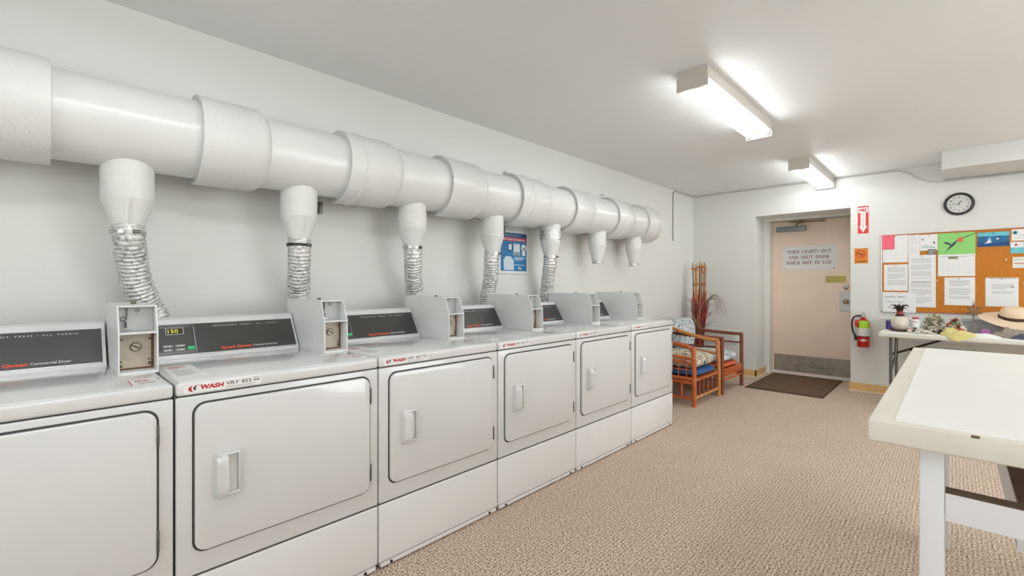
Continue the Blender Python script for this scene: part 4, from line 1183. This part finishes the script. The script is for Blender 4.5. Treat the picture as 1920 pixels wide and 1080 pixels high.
for y, m_ in ((0, 'bamboo_orange'), (Wc, 'bamboo_tan')):
    b = MB().m(m_)
    if y == 0:
        bam(b, spline([(-.0, y, .50), (-.045, y, .565), (-.14, y, .590), (-.35, y, .598), (-.66, y, .64)], 6), .018, knots=False)
        bam(b, spline([(0, y, .44), (-.05, y, .46), (-.16, y, .468), (-.40, y, .47), (-.64, y, .48)], 6), .016, knots=False)
        bam(b, spline([(-.002, y, .40), (-.1, y, .425), (-.40, y, .43), (-.64, y, .43)], 6), .013, knots=False)
    else:
        bam(b, spline([(.0, y, .585), (-.08, y, .588), (-.22, y, .605), (-.42, y, .655), (-.66, y, .73)], 6), .019, knots=False)
        bam(b, spline([(0, y, .445), (-.10, y, .452), (-.3, y, .47), (-.64, y, .52)], 6), .015, knots=False)
    b.build('armrest', t)
    b = MB().m(m_)
    bam(b, [(-.01, y, .265), (-Dc, y, .265)], .018); bam(b, [(-.01, y, .228), (-Dc, y, .228)], .014)
    for k in range(1, 5): bam(b, [(-Dc*k/5, y, .23), (-Dc*k/5, y, .075)], .012, knots=False)
    bam(b, [(-.01, y, .075), (-Dc, y, .075)], .014)
    if y == 0:
        for k in range(1, 8): bam(b, [(-Dc*k/8, y, .27), (-Dc*k/8, y, .43)], .0055, 8, False)
        bam(b, [(-.01, y, .35), (-Dc, y, .35)], .006, 8, False)
    b.build('side_lattice', t)
b = MB().m('bamboo_orange'); bam(b, [(-.0, .02, .252), (-.0, Wc-.02, .252)], .014)
b.m('bamboo_tan'); bam(b, [(-.0, .02, .085), (-.0, Wc-.02, .085)], .015)
b.m('bamboo_brown')
for k in range(5): bam(b, [(0, .11+.105*k, .088), (0, .11+.105*k, .25)], .013, knots=False)
b.build('front_rail', t)
b = MB().m('bamboo_orange'); bam(b, [(-Dc-.01, .02, .44), (-Dc-.01, Wc-.02, .44)], .014); bam(b, [(-Dc-.06, -.0, .72), (-Dc-.06, Wc, .72)], .018)
for k in range(6): bam(b, [(-Dc-.01, .10+.085*k, .44), (-Dc-.06, .10+.085*k, .72)], .009, knots=False)
b.box(-Dc+.02, -.02, .02, Wc-.02, .258, .268)
b.build('back_frame', t)
b = MB().m('bind_tan')
for y in (0, Wc):
    for z in (.26, .09, .47, .55): b.lathe([(.0215, -.010), (.0235, -.008), (.0235, .008), (.0215, .010)], 14, T(-.006 if z > .4 else 0, y, z))
b.build('cane_binding', t)
def cushion(name, parent, m_, x0, x1, y0, y1, z0, z1, puff=.5, M=None):
    b = MB().m(m_); n = 18; m2 = 18
    cx, cy, cz = (x0+x1)/2, (y0+y1)/2, (z0+z1)/2; hx, hy, hz = (x1-x0)/2, (y1-y0)/2, (z1-z0)/2
    rg = []
    for i in range(m2+1):
        ph = -PI/2+PI*i/m2; ring = []
        for j in range(36):
            th = 2*PI*j/36
            def se(v, e): return math.copysign(abs(v)**e, v)
            cxp = se(math.cos(ph), .55)
            x = hx*cxp*se(math.cos(th), .4); y = hy*cxp*se(math.sin(th), .4); z = hz*se(math.sin(ph), .8)
            z += .006*noise.noise((x*9, y*9, z*9+cx)); 
            ring.append((cx+x, cy+y, cz+z))
        rg.append(ring)
    b.rings(rg, True, True, M); return b.build(name, parent)
cushion('blue_cushion', t, 'cushion_blue', -.58, .012, .025, Wc-.02, .268, .345)
cushion('seat_cushion', t, 'floral_cream', -.58, .0, .03, Wc-.03, .335, .480)
cushion('back_cushion', t, 'floral_cream', -.61, -.50, .05, Wc-.05, .45, .70)

# far brown armchair
t = thing('wooden_armchair', 'dark brown rattan armchair with a white floral cushion near the door', 'armchair', (-1.775, 5.06, 0))
Wc = .62; Dc = .60
for y in (0, Wc):
    b = MB().m('bamboo_brown'); bam(b, [(0, y, 0), (0, y, .59)], .019); b.build('leg', t)
    b = MB().m('bamboo_brown'); bam(b, [(-Dc, y, 0), (-Dc, y, .36), (-Dc-.06, y, .72)], .018); b.build('leg', t)
    b = MB().m('bamboo_brown'); bam(b, spline([(.012, y, .598), (-.2, y, .602), (-.45, y, .615), (-Dc-.04, y, .635)], 5), .019, knots=False); b.build('armrest', t)
    b = MB().m('bamboo_brown'); b.rbox(-Dc, -.01, y-.009, y+.009, .19, .26, .003, 1); bam(b, [(-.01, y, .15), (-Dc, y, .15)], .011); bam(b, [(-.01, y, .50), (-Dc, y, .50)], .010)
    b.build('side_rail', t)
b = MB().m('bamboo_orange').rbox(-.010, .010, .015, Wc-.015, .180, .262, .003, 1); bam(b, [(0, .015, .145), (0, Wc-.015, .145)], .011); b.box(-Dc+.01, -.01, .012, Wc-.012, .25, .262); b.build('front_rail', t)
b = MB().m('bamboo_brown'); bam(b, [(-Dc-.06, 0, .72), (-Dc-.06, Wc, .72)], .017)
for k in range(6): bam(b, [(-Dc-.005, .08+.092*k, .30), (-Dc-.06, .08+.092*k, .72)], .009, knots=False)
b.build('back_frame', t)
cushion('orange_cushion', t, 'cushion_orange', -.57, .0, .02, Wc-.02, .262, .315)
cushion('seat_cushion', t, 'floral_white', -.57, -.005, .025, Wc-.03, .31, .42)
cushion('back_cushion', t, 'floral_white', -.63, -.49, -.02, Wc-.06, .40, .775)

# ================================================================== DECORATIVE STICKS
PX, PY = -2.36, 5.93
t = thing('stick_arrangement', 'tall arrangement of red reeds, bamboo sticks and curly twigs in the corner', 'decoration', (PX, PY, 0))
b = MB().m('twig_dark').lathe([(.09, 0), (.11, .02), (.10, .20), (.085, .30), (.08, .30), (.08, .28)], 24); b.build('floor_vase', t)
rnd = random.Random(17)
b = MB().m('reed_red')
ey = Vector((1, .25, 0)).normalized()
for k in range(56):
    a = rnd.uniform(0, 2*PI); e = rnd.uniform(.2, 1)
    top = rnd.uniform(.86, 1.13); spread = rnd.uniform(.07, .135)*e**.5
    P = [Vector((.05*e*math.cos(a), .05*e*math.sin(a), .02)), Vector((.058*e*math.cos(a), .058*e*math.sin(a), .42)),
         Vector((.085*e*math.cos(a), .085*e*math.sin(a), .72)), Vector((spread*math.cos(a), spread*math.sin(a), top))]
    b.tube(spline(P, 4), [.0085]*9+[.007, .006, .005, .002], 6)
o = b.build('red_reeds', t); o['kind'] = 'stuff'
sx = [(-.085, 1.46), (-.06, 1.44), (-.03, 1.45), (-.005, 1.47), (.02, 1.46), (.035, 1.45), (.065, 1.46), (.075, 1.45)]
for k, (dx, zt) in enumerate(sx):
    b = MB().m('stick_gold' if k % 3 else 'twig_dark')
    y = rnd.uniform(-.03, .03); r_ = .011 if k in (2, 4) else .007
    b.tube([(dx*.5, y, .3), (dx*.85, y, .95), (dx, y, zt-.07), (dx, y, zt)], [r_, r_, r_, r_*.45], 8)
    b.m('stick_knot')
    for z in (1.02+.03*(k % 3), 1.16, zt-.10): b.lathe([(r_, -.006), (r_*1.35, 0), (r_, .006)], 8, T(dx, y, z))
    b.build('bamboo_stick', t)
b = MB().m('stick_knot')
for z, x0, x1 in ((1.375, -.095, -.02), (1.39, -.02, .07), (1.40, .03, .08), (1.33, .035, .08), (1.17, -.06, 0), (1.185, .03, .085)):
    b.tube([(x0, -.03, z+.008), ((x0+x1)/2, -.034, z-.008), (x1, -.03, z+.01)], .010, 8)
b.build('cane_crosspiece', t)
b = MB().m('twig')
for k in range(70):
    a = rnd.uniform(0, 2*PI); l = rnd.uniform(.10, .26); z0 = rnd.uniform(.45, .95)
    d = Vector((math.cos(a), math.sin(a)*.7, 0)); p = d*.06+Vector((0, 0, z0)); pts = [p.copy()]
    for q in range(6):
        p = p+(d*rnd.uniform(.2, 1)+Vector((rnd.uniform(-.5, .5), rnd.uniform(-.5, .5), rnd.uniform(-.2, 1.1))))*(l/6)
        p.x = max(p.x, -.20); p.y = min(p.y, .32); pts.append(p.copy())
    b.m('twig' if k % 2 else 'twig_dark').tube(pts, [.0026, .0024, .002, .0018, .0015, .0012, .0008], 5)
for k in range(14):
    a = rnd.uniform(-.9, .3); e = rnd.uniform(.7, 1.1)
    P = [(.05, 0, .75), (.10*e, .02, .95), (.19*e, .05+.05*a, 1.02+.03*math.sin(k)), (.27*e, .08*a, .98-.05*rnd.random()), (.30*e, .1*a, .86-.08*rnd.random())]
    b.m('twig').tube(spline(P, 5), .0016, 4)
for k in range(10):
    a = rnd.uniform(0, 2*PI); b.m('twig').tube(spline([(.09*math.cos(a), .09*math.sin(a)-.02, .35), (-.06*math.cos(a), -.10, .6), (.06*math.cos(a+1), -.11, .8), (.09*math.cos(a+2), -.06, .98)], 5), .003, 5)
o = b.build('curly_twigs', t); o['kind'] = 'stuff'
